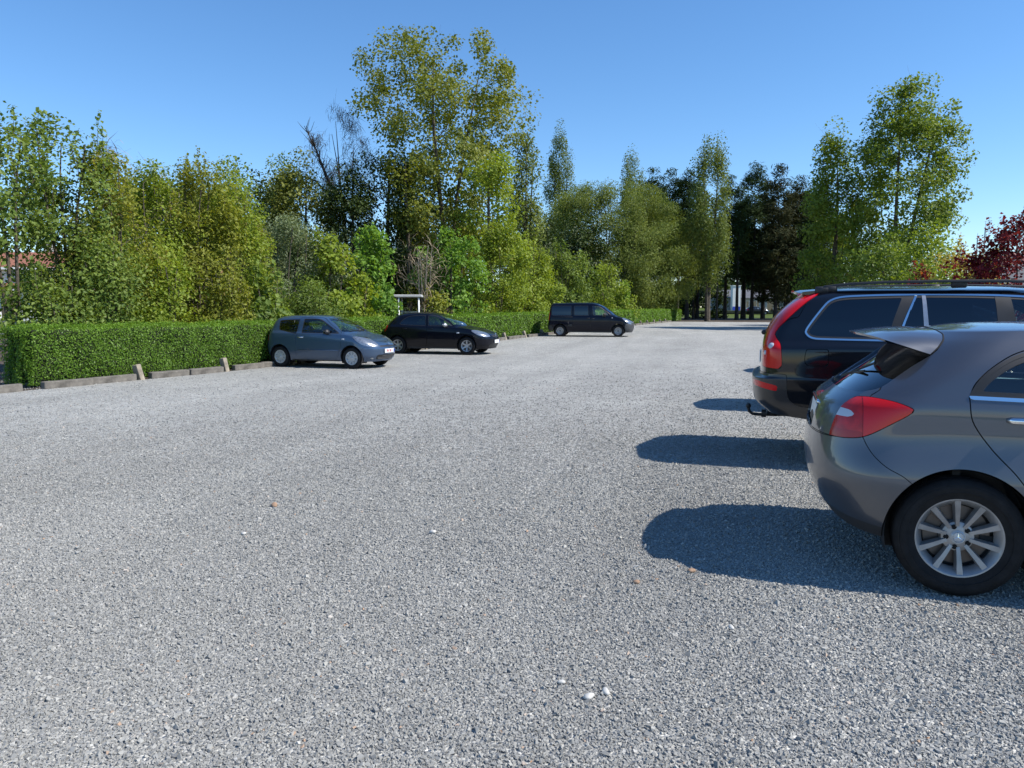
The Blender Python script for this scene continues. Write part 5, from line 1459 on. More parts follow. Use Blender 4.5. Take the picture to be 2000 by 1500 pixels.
BARK = mat("bark", (.085, .068, .05), .9, var=.45, vscale=5, bump=.7, bscale=25)
BARK_PALE = mat("pale_bark", (.2, .175, .135), .9, var=.4, vscale=5, bump=.6, bscale=25)
BARK_DARK = mat("dark_bark", (.045, .036, .03), .9, var=.4, vscale=5, bump=.6, bscale=25)

def build_hedge():
    rng = np.random.default_rng(11)
    lm = leaf_mat("privet_leaf", (.062, .135, .014), (.185, .31, .036), .38, .45, .3)
    core = mat("hedge_inner_twigs", (.012, .016, .006), .95, var=.4, vscale=12)
    S0, S1, D0, D1, H = .15, 75.0, .38, 1.25, 1.22
    root = empty("hedge", (*hedge_pt(S0, (D0 + D1) / 2), float(gz(*hedge_pt(S0, 1)))))
    P, N, SZ = [], [], []
    def wob(s, t):
        return .035 * np.sin(s * 1.9 + 2 * t) + .025 * np.sin(s * 4.7 + 5 * t) + .02 * np.sin(s * 9.1 - 3 * t)
    bands = [(S0, 8, 2500, .036), (8, 18, 1350, .047), (18, 35, 640, .068), (35, S1, 230, .11)]
    hd, hn = HD, HN
    for a, b, dens, sz in bands:
        n = int((b - a) * 1.15 * dens * 1.25)                         # front face
        s = rng.uniform(a, b, n); h = rng.uniform(.02, 1, n) * (H - .02)
        off = D0 - .02 + wob(s, h) + rng.normal(0, .03, n) + .10 * np.clip(1 - h / .25, 0, 1)
        q = (HB + np.outer(s, hd) + np.outer(off, hn)); P.append(np.stack([q[:, 0], q[:, 1], h + gz(q[:, 0], q[:, 1])], 1)); N.append(np.tile([-hn[0] * .9, -hn[1] * .9, .2], (n, 1))); SZ.append(np.full(n, sz))
        n = int((b - a) * (D1 - D0) * dens * .9)                      # top
        s = rng.uniform(a, b, n); off = rng.uniform(D0, D1, n)
        q = (HB + np.outer(s, hd) + np.outer(off, hn)); h = H + wob(s, off) * .7 + rng.normal(0, .025, n) + np.where(rng.random(n) < .04, rng.uniform(0, .12, n), 0)
        P.append(np.stack([q[:, 0], q[:, 1], h + gz(q[:, 0], q[:, 1])], 1)); N.append(np.tile([0, 0, .7], (n, 1))); SZ.append(np.full(n, sz))
        n = int((b - a) * 1.1 * dens * .25)                           # back face
        s = rng.uniform(a, b, n); h = rng.uniform(.1, 1, n) * H; off = D1 + rng.normal(0, .03, n)
        q = (HB + np.outer(s, hd) + np.outer(off, hn)); P.append(np.stack([q[:, 0], q[:, 1], h + gz(q[:, 0], q[:, 1])], 1)); N.append(np.tile([hn[0], hn[1], .2], (n, 1))); SZ.append(np.full(n, sz))
    n = 4600                                                          # near end
    off = rng.uniform(D0, D1, n); h = rng.uniform(.04, 1, n) * H; s = S0 + wob(off * 3, h) + rng.normal(0, .035, n)
    q = (HB + np.outer(s, hd) + np.outer(off, hn)); P.append(np.stack([q[:, 0], q[:, 1], h + gz(q[:, 0], q[:, 1])], 1)); N.append(np.tile([-hd[0], -hd[1], .2], (n, 1))); SZ.append(np.full(n, .037))
    P = np.concatenate(P); N = np.concatenate(N); SZ = np.concatenate(SZ)
    V, F, t = leaves(P, SZ, rng, N * 1.0, up=.35, aspect=.6, spread=.75)
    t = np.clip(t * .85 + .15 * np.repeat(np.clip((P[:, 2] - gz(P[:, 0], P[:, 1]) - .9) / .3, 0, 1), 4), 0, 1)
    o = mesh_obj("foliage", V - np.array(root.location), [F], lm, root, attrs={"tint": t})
    mb = MB(); V = []
    ss = np.linspace(S0 + .07, S1 - .07, 60)
    for s in ss:
        for off, h in ((D0 + .09, .10), (D0 + .06, H - .07), (D1 - .07, H - .07), (D1 - .07, .05)):
            x, y = hedge_pt(s, off); V.append((x, y, h + float(gz(x, y))))
    F = [(i * 4 + k, i * 4 + (k + 1) % 4, (i + 1) * 4 + (k + 1) % 4, (i + 1) * 4 + k) for i in range(59) for k in range(4)] + [(0, 1, 2, 3), (236, 239, 238, 237)]
    mb.add(np.array(V) - np.array(root.location), F); mb.build("inner_branches", core, root)
    tag(root, "long low clipped green hedge running along the left side of the gravel lot", "hedge")
build_hedge()
# ------------------------------------------------------------------ trees: trunk and limbs grown to foliage clumps, crowns of single leaves
LM = dict(
    maple=leaf_mat("maple_leaf", (.078, .13, .024), (.215, .28, .06), .42),
    warm=leaf_mat("young_bronze_green_leaf", (.125, .145, .02), (.28, .295, .05), .44, odd=(.28, .17, .06)),
    bright=leaf_mat("sycamore_leaf", (.075, .165, .022), (.21, .335, .055), .44),
    yellowgreen=leaf_mat("yellow_green_leaf", (.115, .168, .018), (.28, .345, .048), .44, odd=(.28, .22, .07)),
    grey=leaf_mat("grey_green_leaf", (.105, .145, .065), (.28, .32, .19), .32, odd=(.42, .41, .35)),
    olive=leaf_mat("olive_leaf", (.105, .125, .022), (.265, .275, .062), .40),
    willow=leaf_mat("willow_leaf", (.09, .125, .025), (.235, .275, .07), .38),
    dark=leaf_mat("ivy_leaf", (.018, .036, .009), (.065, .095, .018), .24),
    poplar=leaf_mat("poplar_leaf", (.085, .115, .016), (.24, .255, .046), .42, odd=(.25, .18, .05)),
    greenpoplar=leaf_mat("green_poplar_leaf", (.075, .125, .017), (.21, .265, .042), .42, odd=(.25, .19, .05)),
    lombardy=leaf_mat("lombardy_poplar_leaf", (0.075, 0.116, 0.026), (0.209, 0.238, 0.056), .36),
    pine=leaf_mat("cypress_spray", (.017, .034, .012), (.054, .082, .026), .16, .7, .08, odd=(.07, .045, .022)),
    rusty=leaf_mat("browned_cypress_spray", (.018, .028, .011), (.062, .060, .024), .16, .7, .08, odd=(.10, .052, .026)),
    red=leaf_mat("red_maple_leaf", (.055, .007, .012), (.20, .022, .03), .42, odd=(.30, .09, .035)),
    gold=leaf_mat("golden_leaf", (.24, .205, .04), (.52, .42, .12), .38),
    twig=mat("bare_twigs", (.26, .20, .13), .9, var=.3),
    darktwig=mat("dark_bare_twigs", (.06, .05, .042), .9, var=.3),
)
ROUND = [(0, .55), (.15, .85), (.35, 1.0), (.6, .92), (.8, .68), (1, .12)]
COLUMN = [(0, .22), (.12, .6), (.3, 1.0), (.6, .96), (.82, .7), (.94, .4), (1, .1)]
BUSH = [(0, .85), (.2, 1.0), (.45, .95), (.7, .78), (.9, .5), (1, .15)]
VASE = [(0, .45), (.2, .7), (.45, .95), (.68, 1.0), (.88, .72), (1, .25)]
DOME = [(0, .75), (.2, .95), (.4, 1.0), (.6, .96), (.78, .82), (.9, .6), (1, .3)]
CLOUD = [(0, .45), (.15, .55), (.35, .66), (.5, .85), (.64, 1.0), (.8, .98), (.92, .78), (1, .5)]
PINE = [(0, .8), (.15, 1.0), (.4, .95), (.62, .75), (.8, .5), (.92, .26), (1, .05)]
KIND = dict(
    # lai, clumps per m2 of silhouette, clump radius, leaf size, aspect, crown base, shape, stems, trunk radius per m height, squash, bark
    sapling=dict(lai=2.1, cl=5.0, rc=.36, leaf=.10, asp=.75, cb=.10, shape=VASE, stems=3, tr=.012, sq=.9, sprig=16, twigs=1),
    thicket=dict(lai=3.9, cl=5.0, rc=.42, leaf=.092, asp=.7, cb=.04, shape=BUSH, stems=5, tr=.008, sq=1.0, sprig=12, twigs=1),
    sycamore=dict(lai=4.0, cl=4.5, rc=.38, leaf=.15, asp=.85, cb=.05, shape=BUSH, stems=3, tr=.012, sq=.8, sprig=8, twigs=0),
    fine=dict(lai=3.8, cl=3.6, rc=.5, leaf=.11, asp=.42, cb=.05, shape=BUSH, stems=4, tr=.01, sq=.9, sprig=5, twigs=0),
    broad=dict(lai=3.8, cl=1.8, rc=.78, leaf=.175, asp=.7, cb=.18, shape=ROUND, stems=1, tr=.016, sq=.85, sprig=0, twigs=0),
    willow=dict(shell=.5, cap=130000, lob=.1, lai=6.5, cl=3.0, rc=.95, leaf=.23, asp=.34, cb=.03, shape=DOME, stems=3, tr=.014, sq=.8, sprig=0, twigs=0),
    poplar=dict(lai=2.4, cl=1.5, rc=.62, leaf=.175, asp=.85, cb=.25, shape=VASE, stems=2, tr=.016, sq=.9, sprig=0, twigs=1),
    column=dict(lai=4.2, cl=2.2, rc=.55, leaf=.20, asp=.6, cb=.14, shape=COLUMN, stems=3, tr=.014, sq=2.4, sprig=4, twigs=0),
    pine=dict(lai=5.2, cl=2.4, rc=.72, leaf=.60, asp=.17, cb=.34, shape=PINE, stems=1, tr=.012, sq=.6, sprig=0, twigs=0),
    bare=dict(lai=1.3, cl=2.2, rc=.55, leaf=.75, asp=.035, cb=.15, shape=VASE, stems=3, tr=.012, sq=1.1, sprig=0, twigs=2, up=1),
)

def grow(kind, H, W, seed, lean=(0, 0), **kw):
    """returns trunk MB, leaf arrays in local coordinates"""
    p = dict(KIND[kind]); p.update(kw)
    rng = np.random.default_rng(seed)
    cb = p['cb']; Hc = H * (1 - cb)
    sil = W * Hc * .72
    nc = int(np.clip(p['cl'] * sil, 16, 420))
    prof = np.array(p['shape'])
    # clump centres, more of them towards the outside of the crown
    tt = rng.uniform(0, 1, nc * 6)
    rr = np.interp(tt, prof[:, 0], prof[:, 1])
    tt = tt[rng.random(len(tt)) < rr ** 1.2][:nc]; nc = len(tt)
    az = rng.uniform(0, 2 * math.pi, nc)
    lob = 1 + p.get('lob', 1) * (.16 * np.sin(2 * az + rng.uniform(0, 6) + 5 * tt) + .13 * np.sin(5 * az + rng.uniform(0, 6) - 9 * tt))
    R = np.interp(tt, prof[:, 0], prof[:, 1]) * W / 2 * lob
    rad = np.clip(R - p['rc'] * .42, .02, None) * np.sqrt(rng.uniform(.05, 1, nc)) ** p.get('shell', .85)
    lx, ly = lean
    C = np.stack([np.cos(az) * rad + lx * tt * Hc, np.sin(az) * rad + ly * tt * Hc, cb * H + tt * Hc - p['rc'] * .35 * (tt > .8)], 1)
    # stems
    nodes, nrad, par = [], [], []
    tr = p['tr'] * H
    stems = []
    for k in range(p['stems']):
        a = 2 * math.pi * k / p['stems'] + rng.uniform(-.4, .4)
        spread = 0 if p['stems'] == 1 else W * rng.uniform(.10, .22)
        th = H * rng.uniform(.80, .93)
        n = 9
        P = []
        ph = rng.uniform(0, 6)
        for i in range(n):
            s = i / (n - 1)
            d = spread * s ** 1.25
            P.append((math.cos(a) * (d + .06 * (p['stems'] > 1)) + lx * Hc * s ** 1.5 + W * .03 * math.sin(ph + 5 * s) * s, math.sin(a) * (d + .06 * (p['stems'] > 1)) + ly * Hc * s ** 1.5 + W * .03 * math.cos(ph + 4 * s) * s, th * s))
        stems.append(np.array(P))
    mb = MB()
    ns = len(stems)
    nd = np.concatenate(stems)
    sid = np.concatenate([np.full(len(s), i) for i, s in enumerate(stems)])
    srad = np.concatenate([tr / math.sqrt(ns) * (1 - np.linspace(0, 1, len(s))) ** .8 + .012 for s in stems])
    for s in stems:
        r = tr / math.sqrt(ns) * (1 - np.linspace(0, 1, len(s))) ** .8 + .012
        r[0] *= 1.35
        mb.tube(s, r, 8, cap=False)
    order = np.argsort(np.hypot(C[:, 0] - lx * Hc * .4, C[:, 1] - ly * Hc * .4) + .15 * C[:, 2])
    allN = [tuple(q) for q in nd]; allR = list(srad)
    NA = np.array(allN)
    rise = p.get('rise', .45)
    for ci in order:
        c = C[ci]
        d = NA - c
        hd = np.hypot(d[:, 0], d[:, 1])
        dist = np.linalg.norm(d, axis=1) + 2.5 * np.clip(NA[:, 2] - (c[2] - rise * hd), 0, None)
        j = int(dist.argmin())
        a = NA[j]
        L = np.linalg.norm(c - a)
        if L < .12: continue
        mid1 = a + (c - a) * .35 + np.array([0, 0, -.06 * L]) + rng.normal(0, .05, 3) * L
        mid2 = a + (c - a) * .7 + np.array([0, 0, -.04 * L]) + rng.normal(0, .05, 3) * L
        r0 = min(allR[j] * .62, .006 + .014 * L + .012 * tr)
        mb.tube([a, mid1, mid2, c], [r0, r0 * .75, r0 * .55, max(.004, r0 * .3)], 5, cap=False)
        NA = np.concatenate([NA, [mid1, mid2, c]]); allR += [r0 * .75, r0 * .55, r0 * .35]
        for q in range(p['twigs']):
            e = c + rng.normal(0, p['rc'] * .8, 3) + [0, 0, p['rc'] * .3]
            mb.tube([c, (c + e) / 2 + rng.normal(0, .05, 3), e], [max(.004, r0 * .35), .004, .0025], 3, cap=False)
    # leaves
    la = .5 * p['leaf'] ** 2 * p['asp']
    n = int(min(p['lai'] * sil / la, p.get('cap', 60000)))
    cw = rng.uniform(.5, 1.5, nc)
    ci = rng.choice(nc, n, p=cw / cw.sum())
    csz = rng.uniform(.7, 1.25, nc)
    g = rng.normal(size=(n, 3)); g /= np.linalg.norm(g, axis=1)[:, None]; g *= rng.random((n, 1)) ** .45 * 1.35
    off = g * p['rc'] * csz[ci][:, None]; off[:, 2] *= p['sq']
    P = C[ci] + off
    ct = rng.uniform(0, 1, nc)
    tint = np.clip(.42 * ct[ci] + .58 * rng.uniform(0, 1, n), 0, 1)
    ex = [P]; et = [tint]
    # upright shoots above the crown
    for k in range(p['sprig']):
        a = rng.uniform(0, 2 * math.pi); q = rng.uniform(.1, .8) * W / 2
        t0 = rng.uniform(.55, .92)
        rr = np.interp(t0, prof[:, 0], prof[:, 1]) * W / 2 * .8
        b0 = np.array([math.cos(a) * min(q, rr) + lx * t0 * Hc, math.sin(a) * min(q, rr) + ly * t0 * Hc, cb * H + t0 * Hc * .98])
        Ls = rng.uniform(.08, .16) * H + .2
        tip = b0 + [rng.normal(0, .12) * Ls, rng.normal(0, .12) * Ls, Ls]
        mb.tube([b0, (b0 + tip) / 2, tip], [.010, .007, .003], 3, cap=False)
        m = int(Ls / p['leaf'] * 5.0)
        s = rng.uniform(.1, 1.03, m)
        ex.append(b0 + (tip - b0) * s[:, None] + rng.normal(0, p['leaf'] * .75, (m, 3)) * (1.15 - s[:, None] * .6)); et.append(np.clip(.3 + rng.uniform(0, .7, m), 0, 1))
    P = np.concatenate(ex); tint = np.concatenate(et)
    P[:, 2] = np.maximum(P[:, 2], .05)
    ctr = np.array([lx * .5 * Hc, ly * .5 * Hc, cb * H + .4 * Hc])
    out = P - ctr; out /= np.linalg.norm(out, axis=1)[:, None] + 1e-9
    ax = None; drp = .25
    if p.get('up'): ax = np.array([0, 0, 1.1]) + out * .4; drp = 0
    if kind == 'pine': ax = out * [1.0, 1.0, .3] + [0, 0, .12]; drp = 0
    V, F, t = leaves(P, p['leaf'], rng, out * 1.0, up=.5, aspect=p['asp'], tint=tint, axis=ax, droop=drp, spread=.85)
    return mb, V, F, t

def tree(name, kind, lfm, px, Y, top, wpx, seed, label, cat="tree", group=None, bark=None, lean=(0, 0), rz=0.0, crown="crown", base=None, **kw):
    # keep crowns that reach the ground behind the hedge: step back along the line of sight until there is room
    if group and ("hedge" in group or "thicket" in group):
        while True:
            off = float((np.array([at(px, Y), Y]) - HB) @ HN)
            if off >= 1.35 + .62 * wpx * 1.12 / 3000 * Y or Y > 105: break
            Y += .5
    X = at(px, Y); z0 = float(gz(X, Y))
    H = zat(top, Y) - z0; W = wpx * 1.12 / 1500 * Y
    root = empty(name, (X, Y, z0), rz)
    mb, V, F, t = grow(kind, H, W, seed, lean, **kw)
    mb.build("trunk" if cat == "tree" else "stems", bark or BARK, root, smooth=True)
    mesh_obj(crown, V, [F], LM[lfm], root, attrs={"tint": t}, smooth=False)
    tag(root, label, cat, group)
    return root

def plant_all():
    HG = "young trees and shrubs behind the hedge"
    T = lambda *a, **k: tree(*a, **k)
    # ---- directly behind the hedge, left to right
    T("young_tree", "sapling", "maple", 30, 18.6, 232, 205, 1, "thin-crowned young maple at the left edge with sky showing through, white house behind", group=HG, bark=BARK, leaf=.10, cb=.16, lai=2.1)
    T("young_tree", "sapling", "maple", 140, 20.2, 236, 200, 2, "tall young maple second from the left edge with upright leafy shoots against the sky", group=HG, bark=BARK, leaf=.10, lai=2.3, cb=.12)
    T("leafy_shrub", "thicket", "maple", 118, 18.2, 528, 150, 3, "low green shrub filling the hedge's near end under the thin maples", "shrub", HG)
    T("young_tree", "thicket", "warm", 225, 20.8, 300, 170, 4, "bronze-tinged young tree rising between the left maples and the yellow-green thicket", group=HG, lai=2.6)
    T("leafy_shrub", "thicket", "maple", 215, 19.0, 470, 160, 5, "bushy mid-green shrub at the foot of the bronze-tinged young tree", "shrub", HG)
    T("young_tree", "thicket", "yellowgreen", 305, 23.0, 330, 165, 6, "broad yellow-green young tree, left one of the pair in the tall thicket", group=HG)
    T("young_tree", "thicket", "warm", 392, 23.8, 300, 165, 7, "olive-bronze young tree topped by one tall leafy shoot, behind the middle of the near hedge", group=HG, sprig=18)
    T("leafy_shrub", "thicket", "yellowgreen", 330, 20.2, 500, 150, 8, "low yellow-green shrub just behind the near hedge, below the tall thicket", "shrub", HG)
    T("young_tree", "thicket", "yellowgreen", 462, 25.0, 345, 140, 9, "yellow-green young tree left of the grey-leaved shrub", group=HG)
    T("leafy_shrub", "thicket", "warm", 440, 21.5, 520, 120, 10, "low bronze-leaved shrub behind the hedge, left of the small blue car", "shrub", HG)
    T("grey_leaved_shrub", "fine", "grey", 570, 28.5, 418, 185, 11, "wide grey-green fine-leaved shrub above the small blue car", "shrub", HG)
    T("leafy_shrub", "sycamore", "maple", 520, 24.0, 520, 110, 12, "dark green shrub at the hedge behind the small blue car's tail", "shrub", HG)
    T("leafy_shrub", "thicket", "warm", 500, 27.0, 430, 80, 13, "slender bronze shrub squeezed in left of the grey-leaved shrub", "shrub", HG)
    T("leafy_shrub", "sycamore", "yellowgreen", 655, 29.0, 455, 105, 14, "yellow-green sycamore shrub just right of the grey-leaved shrub", "shrub", HG)
    T("leafy_shrub", "fine", "maple", 610, 26.5, 545, 120, 15, "low mixed green shrub above the small blue car's roof", "shrub", HG)
    T("young_sycamore", "sycamore", "bright", 722, 31.5, 440, 122, 16, "vivid green young sycamore left of the white canopy roof", group=HG)
    T("leafy_shrub", "sycamore", "yellowgreen", 705, 28.5, 540, 100, 17, "low light-green shrub between the small blue car and the vivid sycamore", "shrub", HG)
    T("bare_shrub", "bare", "twig", 828, 35.0, 465, 78, 18, "pale leafless multi-stemmed shrub beside the white canopy roof", "shrub", HG, bark=BARK_PALE, crown="twigs", stems=6, cb=.1, lai=.55)
    T("young_sycamore", "sycamore", "bright", 885, 36.5, 438, 125, 19, "lush young sycamore right of the leafless shrub, over the black hatchback", group=HG)
    T("leafy_shrub", "sycamore", "warm", 850, 33.5, 560, 60, 20, "low brownish shrub behind the black hatchback's windscreen", "shrub", HG)
    T("leafy_shrub", "thicket", "yellowgreen", 975, 41.0, 425, 110, 21, "upright light-green shrub between the lush sycamore and the wide thicket", "shrub", HG, leaf=.14)
    T("leafy_shrub", "thicket", "yellowgreen", 1035, 44.0, 462, 120, 22, "yellow-green thicket shrub left of the dark van, taller of two", "shrub", HG, leaf=.15)
    T("leafy_shrub", "thicket", "maple", 1105, 48.0, 475, 110, 23, "green thicket shrub directly above the dark van's rear", "shrub", HG, leaf=.16)
    T("leafy_shrub", "thicket", "yellowgreen", 1010, 40.0, 545, 130, 24, "low light-green shrub behind the hedge between black hatchback and dark van", "shrub", HG, leaf=.14)
    T("leafy_shrub", "thicket", "yellowgreen", 1185, 56.0, 515, 100, 25, "low yellow-green shrub above the dark van's windscreen, before the round willow", "shrub", HG, leaf=.17)
    T("leafy_shrub", "thicket", "bright", 1217, 57.5, 555, 22, 26, "narrow bright yellow-green shoot against the round willow", "shrub", HG, leaf=.17)
    T("round_willow", "willow", "willow", 1195, 66.0, 360, 292, 127, "great rounded olive-green willow behind the dark van, right of the thicket", group="trees behind the thicket")
    # ---- second and third rows
    G2 = "trees behind the thicket"
    T("bare_topped_tree", "bare", "twig", 235, 40, 286, 95, 30, "pale leafless treetop showing above the bronze-tinged young tree", group=G2, bark=BARK_PALE, crown="twigs", leaf=1.0)
    T("bare_topped_tree", "bare", "twig", 330, 42, 312, 105, 31, "pale leafless treetop showing above the yellow-green thicket", group=G2, bark=BARK_PALE, crown="twigs", leaf=1.0)
    T("broadleaf_tree", "broad", "olive", 300, 34, 352, 190, 32, "olive tree filling in behind the yellow-green thicket", group=G2)
    T("broadleaf_tree", "broad", "olive", 420, 38, 335, 150, 33, "olive tree standing behind the shoot-topped young tree", group=G2)
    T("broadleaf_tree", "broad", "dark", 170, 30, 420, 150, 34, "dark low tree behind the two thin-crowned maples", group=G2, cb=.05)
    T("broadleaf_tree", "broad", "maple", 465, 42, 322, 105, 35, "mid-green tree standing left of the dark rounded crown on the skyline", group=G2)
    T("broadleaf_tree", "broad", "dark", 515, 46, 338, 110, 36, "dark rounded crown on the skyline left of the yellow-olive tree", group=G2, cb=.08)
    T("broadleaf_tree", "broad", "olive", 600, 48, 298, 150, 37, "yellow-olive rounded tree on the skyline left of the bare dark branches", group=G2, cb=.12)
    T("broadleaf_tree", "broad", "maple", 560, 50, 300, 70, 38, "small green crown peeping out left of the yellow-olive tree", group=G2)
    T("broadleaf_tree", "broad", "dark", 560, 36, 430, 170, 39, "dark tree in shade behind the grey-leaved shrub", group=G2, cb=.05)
    T("broadleaf_tree", "broad", "olive", 255, 46, 335, 130, 53, "low olive tree on the skyline between the bronze tree and yellow-green thicket", group=G2, cb=.06)
    T("broadleaf_tree", "broad", "willow", 385, 50, 338, 150, 54, "mid-green tree on the skyline behind the tall leafy shoot", group=G2, cb=.06)
    T("broadleaf_tree", "broad", "olive", 548, 55, 340, 120, 55, "olive tree closing the skyline gap above the grey-leaved shrub", group=G2, cb=.06)
    T("bare_dark_tree", "bare", "darktwig", 690, 50, 222, 120, 40, "dark tree with bare feathery tops and a crooked limb reaching left", group=G2, bark=BARK_DARK, crown="twigs", leaf=.8, lai=1.6, lean=(-.05, 0))
    dt = bpy.data.objects["bare_dark_tree"]
    lb = MB(); rng = np.random.default_rng(9)
    q = lambda px, py: np.array([at(px, 50) - dt.location[0], rng.normal(0, .3), zat(py, 50) - dt.location[2]])
    main = np.array([q(700, 430), q(678, 400), q(655, 370), q(636, 330), q(622, 295), q(606, 258)])
    lb.tube(main, [.16, .135, .11, .08, .05, .016], 7)
    lb.tube(np.array([q(672, 390), q(650, 388), q(625, 360), q(600, 352), q(578, 356)]), [.10, .085, .07, .05, .03], 6)
    for k in range(60):
        u_ = rng.uniform(.8, 4.95); i_ = int(u_); b_ = main[i_] + (main[i_ + 1] - main[i_]) * (u_ - i_)
        e_ = b_ + np.array([rng.normal(-.1, .38), rng.normal(0, .38), rng.uniform(.3, 1.1)])
        lb.tube([b_, (b_ + e_) / 2 + rng.normal(0, .12, 3), e_], [.026, .018, .008], 4)
    lb.build("limb", BARK_DARK, dt, smooth=True)
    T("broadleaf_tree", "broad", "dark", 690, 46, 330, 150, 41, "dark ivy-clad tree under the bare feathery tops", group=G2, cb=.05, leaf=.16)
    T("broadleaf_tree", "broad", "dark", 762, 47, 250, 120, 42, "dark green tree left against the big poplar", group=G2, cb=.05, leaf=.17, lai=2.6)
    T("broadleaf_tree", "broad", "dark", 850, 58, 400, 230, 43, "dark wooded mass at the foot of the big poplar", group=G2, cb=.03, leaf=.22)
    T("big_poplar", "poplar", "poplar", 874, 50, 92, 308, 44, "tallest tree, a big bronze-green poplar with forked trunk and open crown", group=G2, stems=3, cb=.16, cl=2.4, lai=3.3, shape=CLOUD)
    T("young_poplar", "poplar", "yellowgreen", 958, 45, 268, 120, 45, "light-green poplar in front of the big poplar's right side", group=G2, shape=COLUMN, cb=.1, stems=1, lai=2.6)
    T("broadleaf_tree", "poplar", "poplar", 800, 46, 260, 110, 46, "bronze-green tree in front of the big poplar's left side", group=G2, shape=ROUND, cb=.15, stems=1, lai=2.2)
    T("young_poplar", "column", "lombardy", 1030, 57, 262, 75, 47, "slim green poplar just right of the big poplar", group=G2, sq=1.6, lai=2.8)
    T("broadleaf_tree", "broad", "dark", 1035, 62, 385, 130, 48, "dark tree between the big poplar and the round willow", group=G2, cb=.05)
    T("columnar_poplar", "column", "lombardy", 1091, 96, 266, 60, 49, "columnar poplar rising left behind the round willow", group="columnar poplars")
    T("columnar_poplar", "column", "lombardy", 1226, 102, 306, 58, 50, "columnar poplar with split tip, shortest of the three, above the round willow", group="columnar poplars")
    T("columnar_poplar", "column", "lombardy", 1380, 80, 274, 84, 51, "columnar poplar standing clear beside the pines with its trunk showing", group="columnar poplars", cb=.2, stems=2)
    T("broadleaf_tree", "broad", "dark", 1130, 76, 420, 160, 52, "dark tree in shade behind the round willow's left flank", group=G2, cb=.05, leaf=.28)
    # ---- pines and cypresses at the far end
    GP = "dark pines at the far end"
    rows = [(1268, 90, 326, 74, "pine", "dark pine left of the standing columnar poplar, first of the pines"), (1304, 94, 318, 78, "pine", "dark pine right beside the first, behind the round willow's shoulder"),
            (1340, 92, 325, 70, "pine", "dark pine touching the columnar poplar's left side"), (1414, 96, 336, 50, "pine", "dark pine touching the columnar poplar's right side"),
            (1437, 90, 362, 46, "pine", "slim dark pine with open lower trunk, sky glimpsed beside it"), (1466, 93, 312, 78, "pine", "tallest dark pine with a pointed top"),
            (1512, 88, 328, 84, "rusty", "brown-tinged cypress right of the tallest pine"), (1553, 92, 342, 90, "rusty", "brown-tinged cypress between its neighbour and the twin poplars"),
            (1592, 88, 375, 90, "pine", "dark cypress at the left foot of the twin poplars"), (1240, 100, 372, 60, "pine", "dark pine half hidden behind the round willow")]
    rows += [(1286, 98, 352, 60, "pine", "dark pointed pine between the first two, set further back"), (1322, 99, 345, 60, "pine", "dark pointed pine set back between willow and columnar poplar"), (1360, 99, 362, 60, "pine", "dark pine almost hidden behind the columnar poplar"),
             (1488, 97, 350, 60, "rusty", "brown-tinged cypress set back between the tallest pine and its neighbour"), (1534, 98, 352, 70, "pine", "dark green cypress set back between the two brown-tinged ones"), (1576, 97, 372, 70, "rusty", "brown-tinged cypress set back by the twin poplars' left foot"), (1448, 99, 372, 50, "pine", "dark pine set back behind the slim open one")]
    for k, (px, Y, top, wp, lf, lab) in enumerate(rows):
        T("dark_pine", "pine", lf, px, Y, top, wp, 60 + k, lab, group=GP, bark=BARK_DARK, crown="foliage", cb=.30 if lf == "pine" else .14)
    for k, (px, Y, top, wp, lab) in enumerate([(1305, 101, 545, 90, "dark undergrowth between the thin trunks left of the standing columnar poplar"), (1355, 103, 550, 60, "dark undergrowth just behind the standing columnar poplar's foot"), (1400, 104, 560, 40, "dark undergrowth right of the standing columnar poplar, left of the white tower"), (1565, 101, 540, 110, "dark undergrowth under the cypresses beside the black estate's tail")]):
        T("undergrowth_bush", "broad", "dark", px, Y, top, wp, 120 + k, lab, "shrub", GP, cb=.02, leaf=.3)
    for k, (px, Y, top, wp) in enumerate([(1284, 86, 470, 30), (1322, 88, 455, 32), (1352, 98, 450, 40), (1398, 88, 470, 26), (1452, 98, 440, 36), (1486, 99, 430, 40), (1530, 97, 420, 40), (1572, 100, 420, 46)]):
        lab = ["thin dark trunk standing under the first pine", "thin dark trunk under the pine beside the willow's shoulder", "thin dark trunk close behind the standing columnar poplar", "thin dark trunk just right of the columnar poplar's foot",
               "thin dark trunk beside the slim open pine", "thin dark trunk below the tallest pine", "thin dark trunk before the brown-tinged cypresses", "thin dark trunk nearest the black estate's tail lamp"][k]
        T("dark_pine", "pine", "pine", px, Y, top, wp, 80 + k, lab, group=GP, bark=BARK_DARK, crown="foliage", cb=.55, lai=2.5)
    # ---- right side, behind the parked cars
    GR = "trees right of the pines"
    T("twin_poplar", "poplar", "greenpoplar", 1622, 55, 240, 140, 90, "smaller left tree of the twin poplars, with one thin twig reaching left", group=GR, shape=[(0, .8), (.25, 1.0), (.5, .9), (.75, .62), (.92, .4), (1, .15)], cb=.08, stems=1, lai=4.4, cl=2.8)
    T("twin_poplar", "poplar", "greenpoplar", 1748, 52, 166, 205, 91, "large right tree of the twin poplars, leaning right, broad windswept crown", group=GR, shape=[(0, .4), (.2, .6), (.42, .95), (.6, 1.0), (.8, .78), (.93, .5), (1, .2)], cb=.10, stems=2, lai=4.4, cl=3.0, lean=(.025, 0), leaf=.175)
    T("broadleaf_tree", "broad", "dark", 1640, 62, 430, 140, 92, "dark tree in shade under the smaller twin poplar", group=GR, cb=.05)
    T("broadleaf_tree", "broad", "yellowgreen", 1805, 42, 448, 160, 93, "lower yellow-green tree under the large twin poplar", group=GR, cb=.05, leaf=.17, lai=3.2)
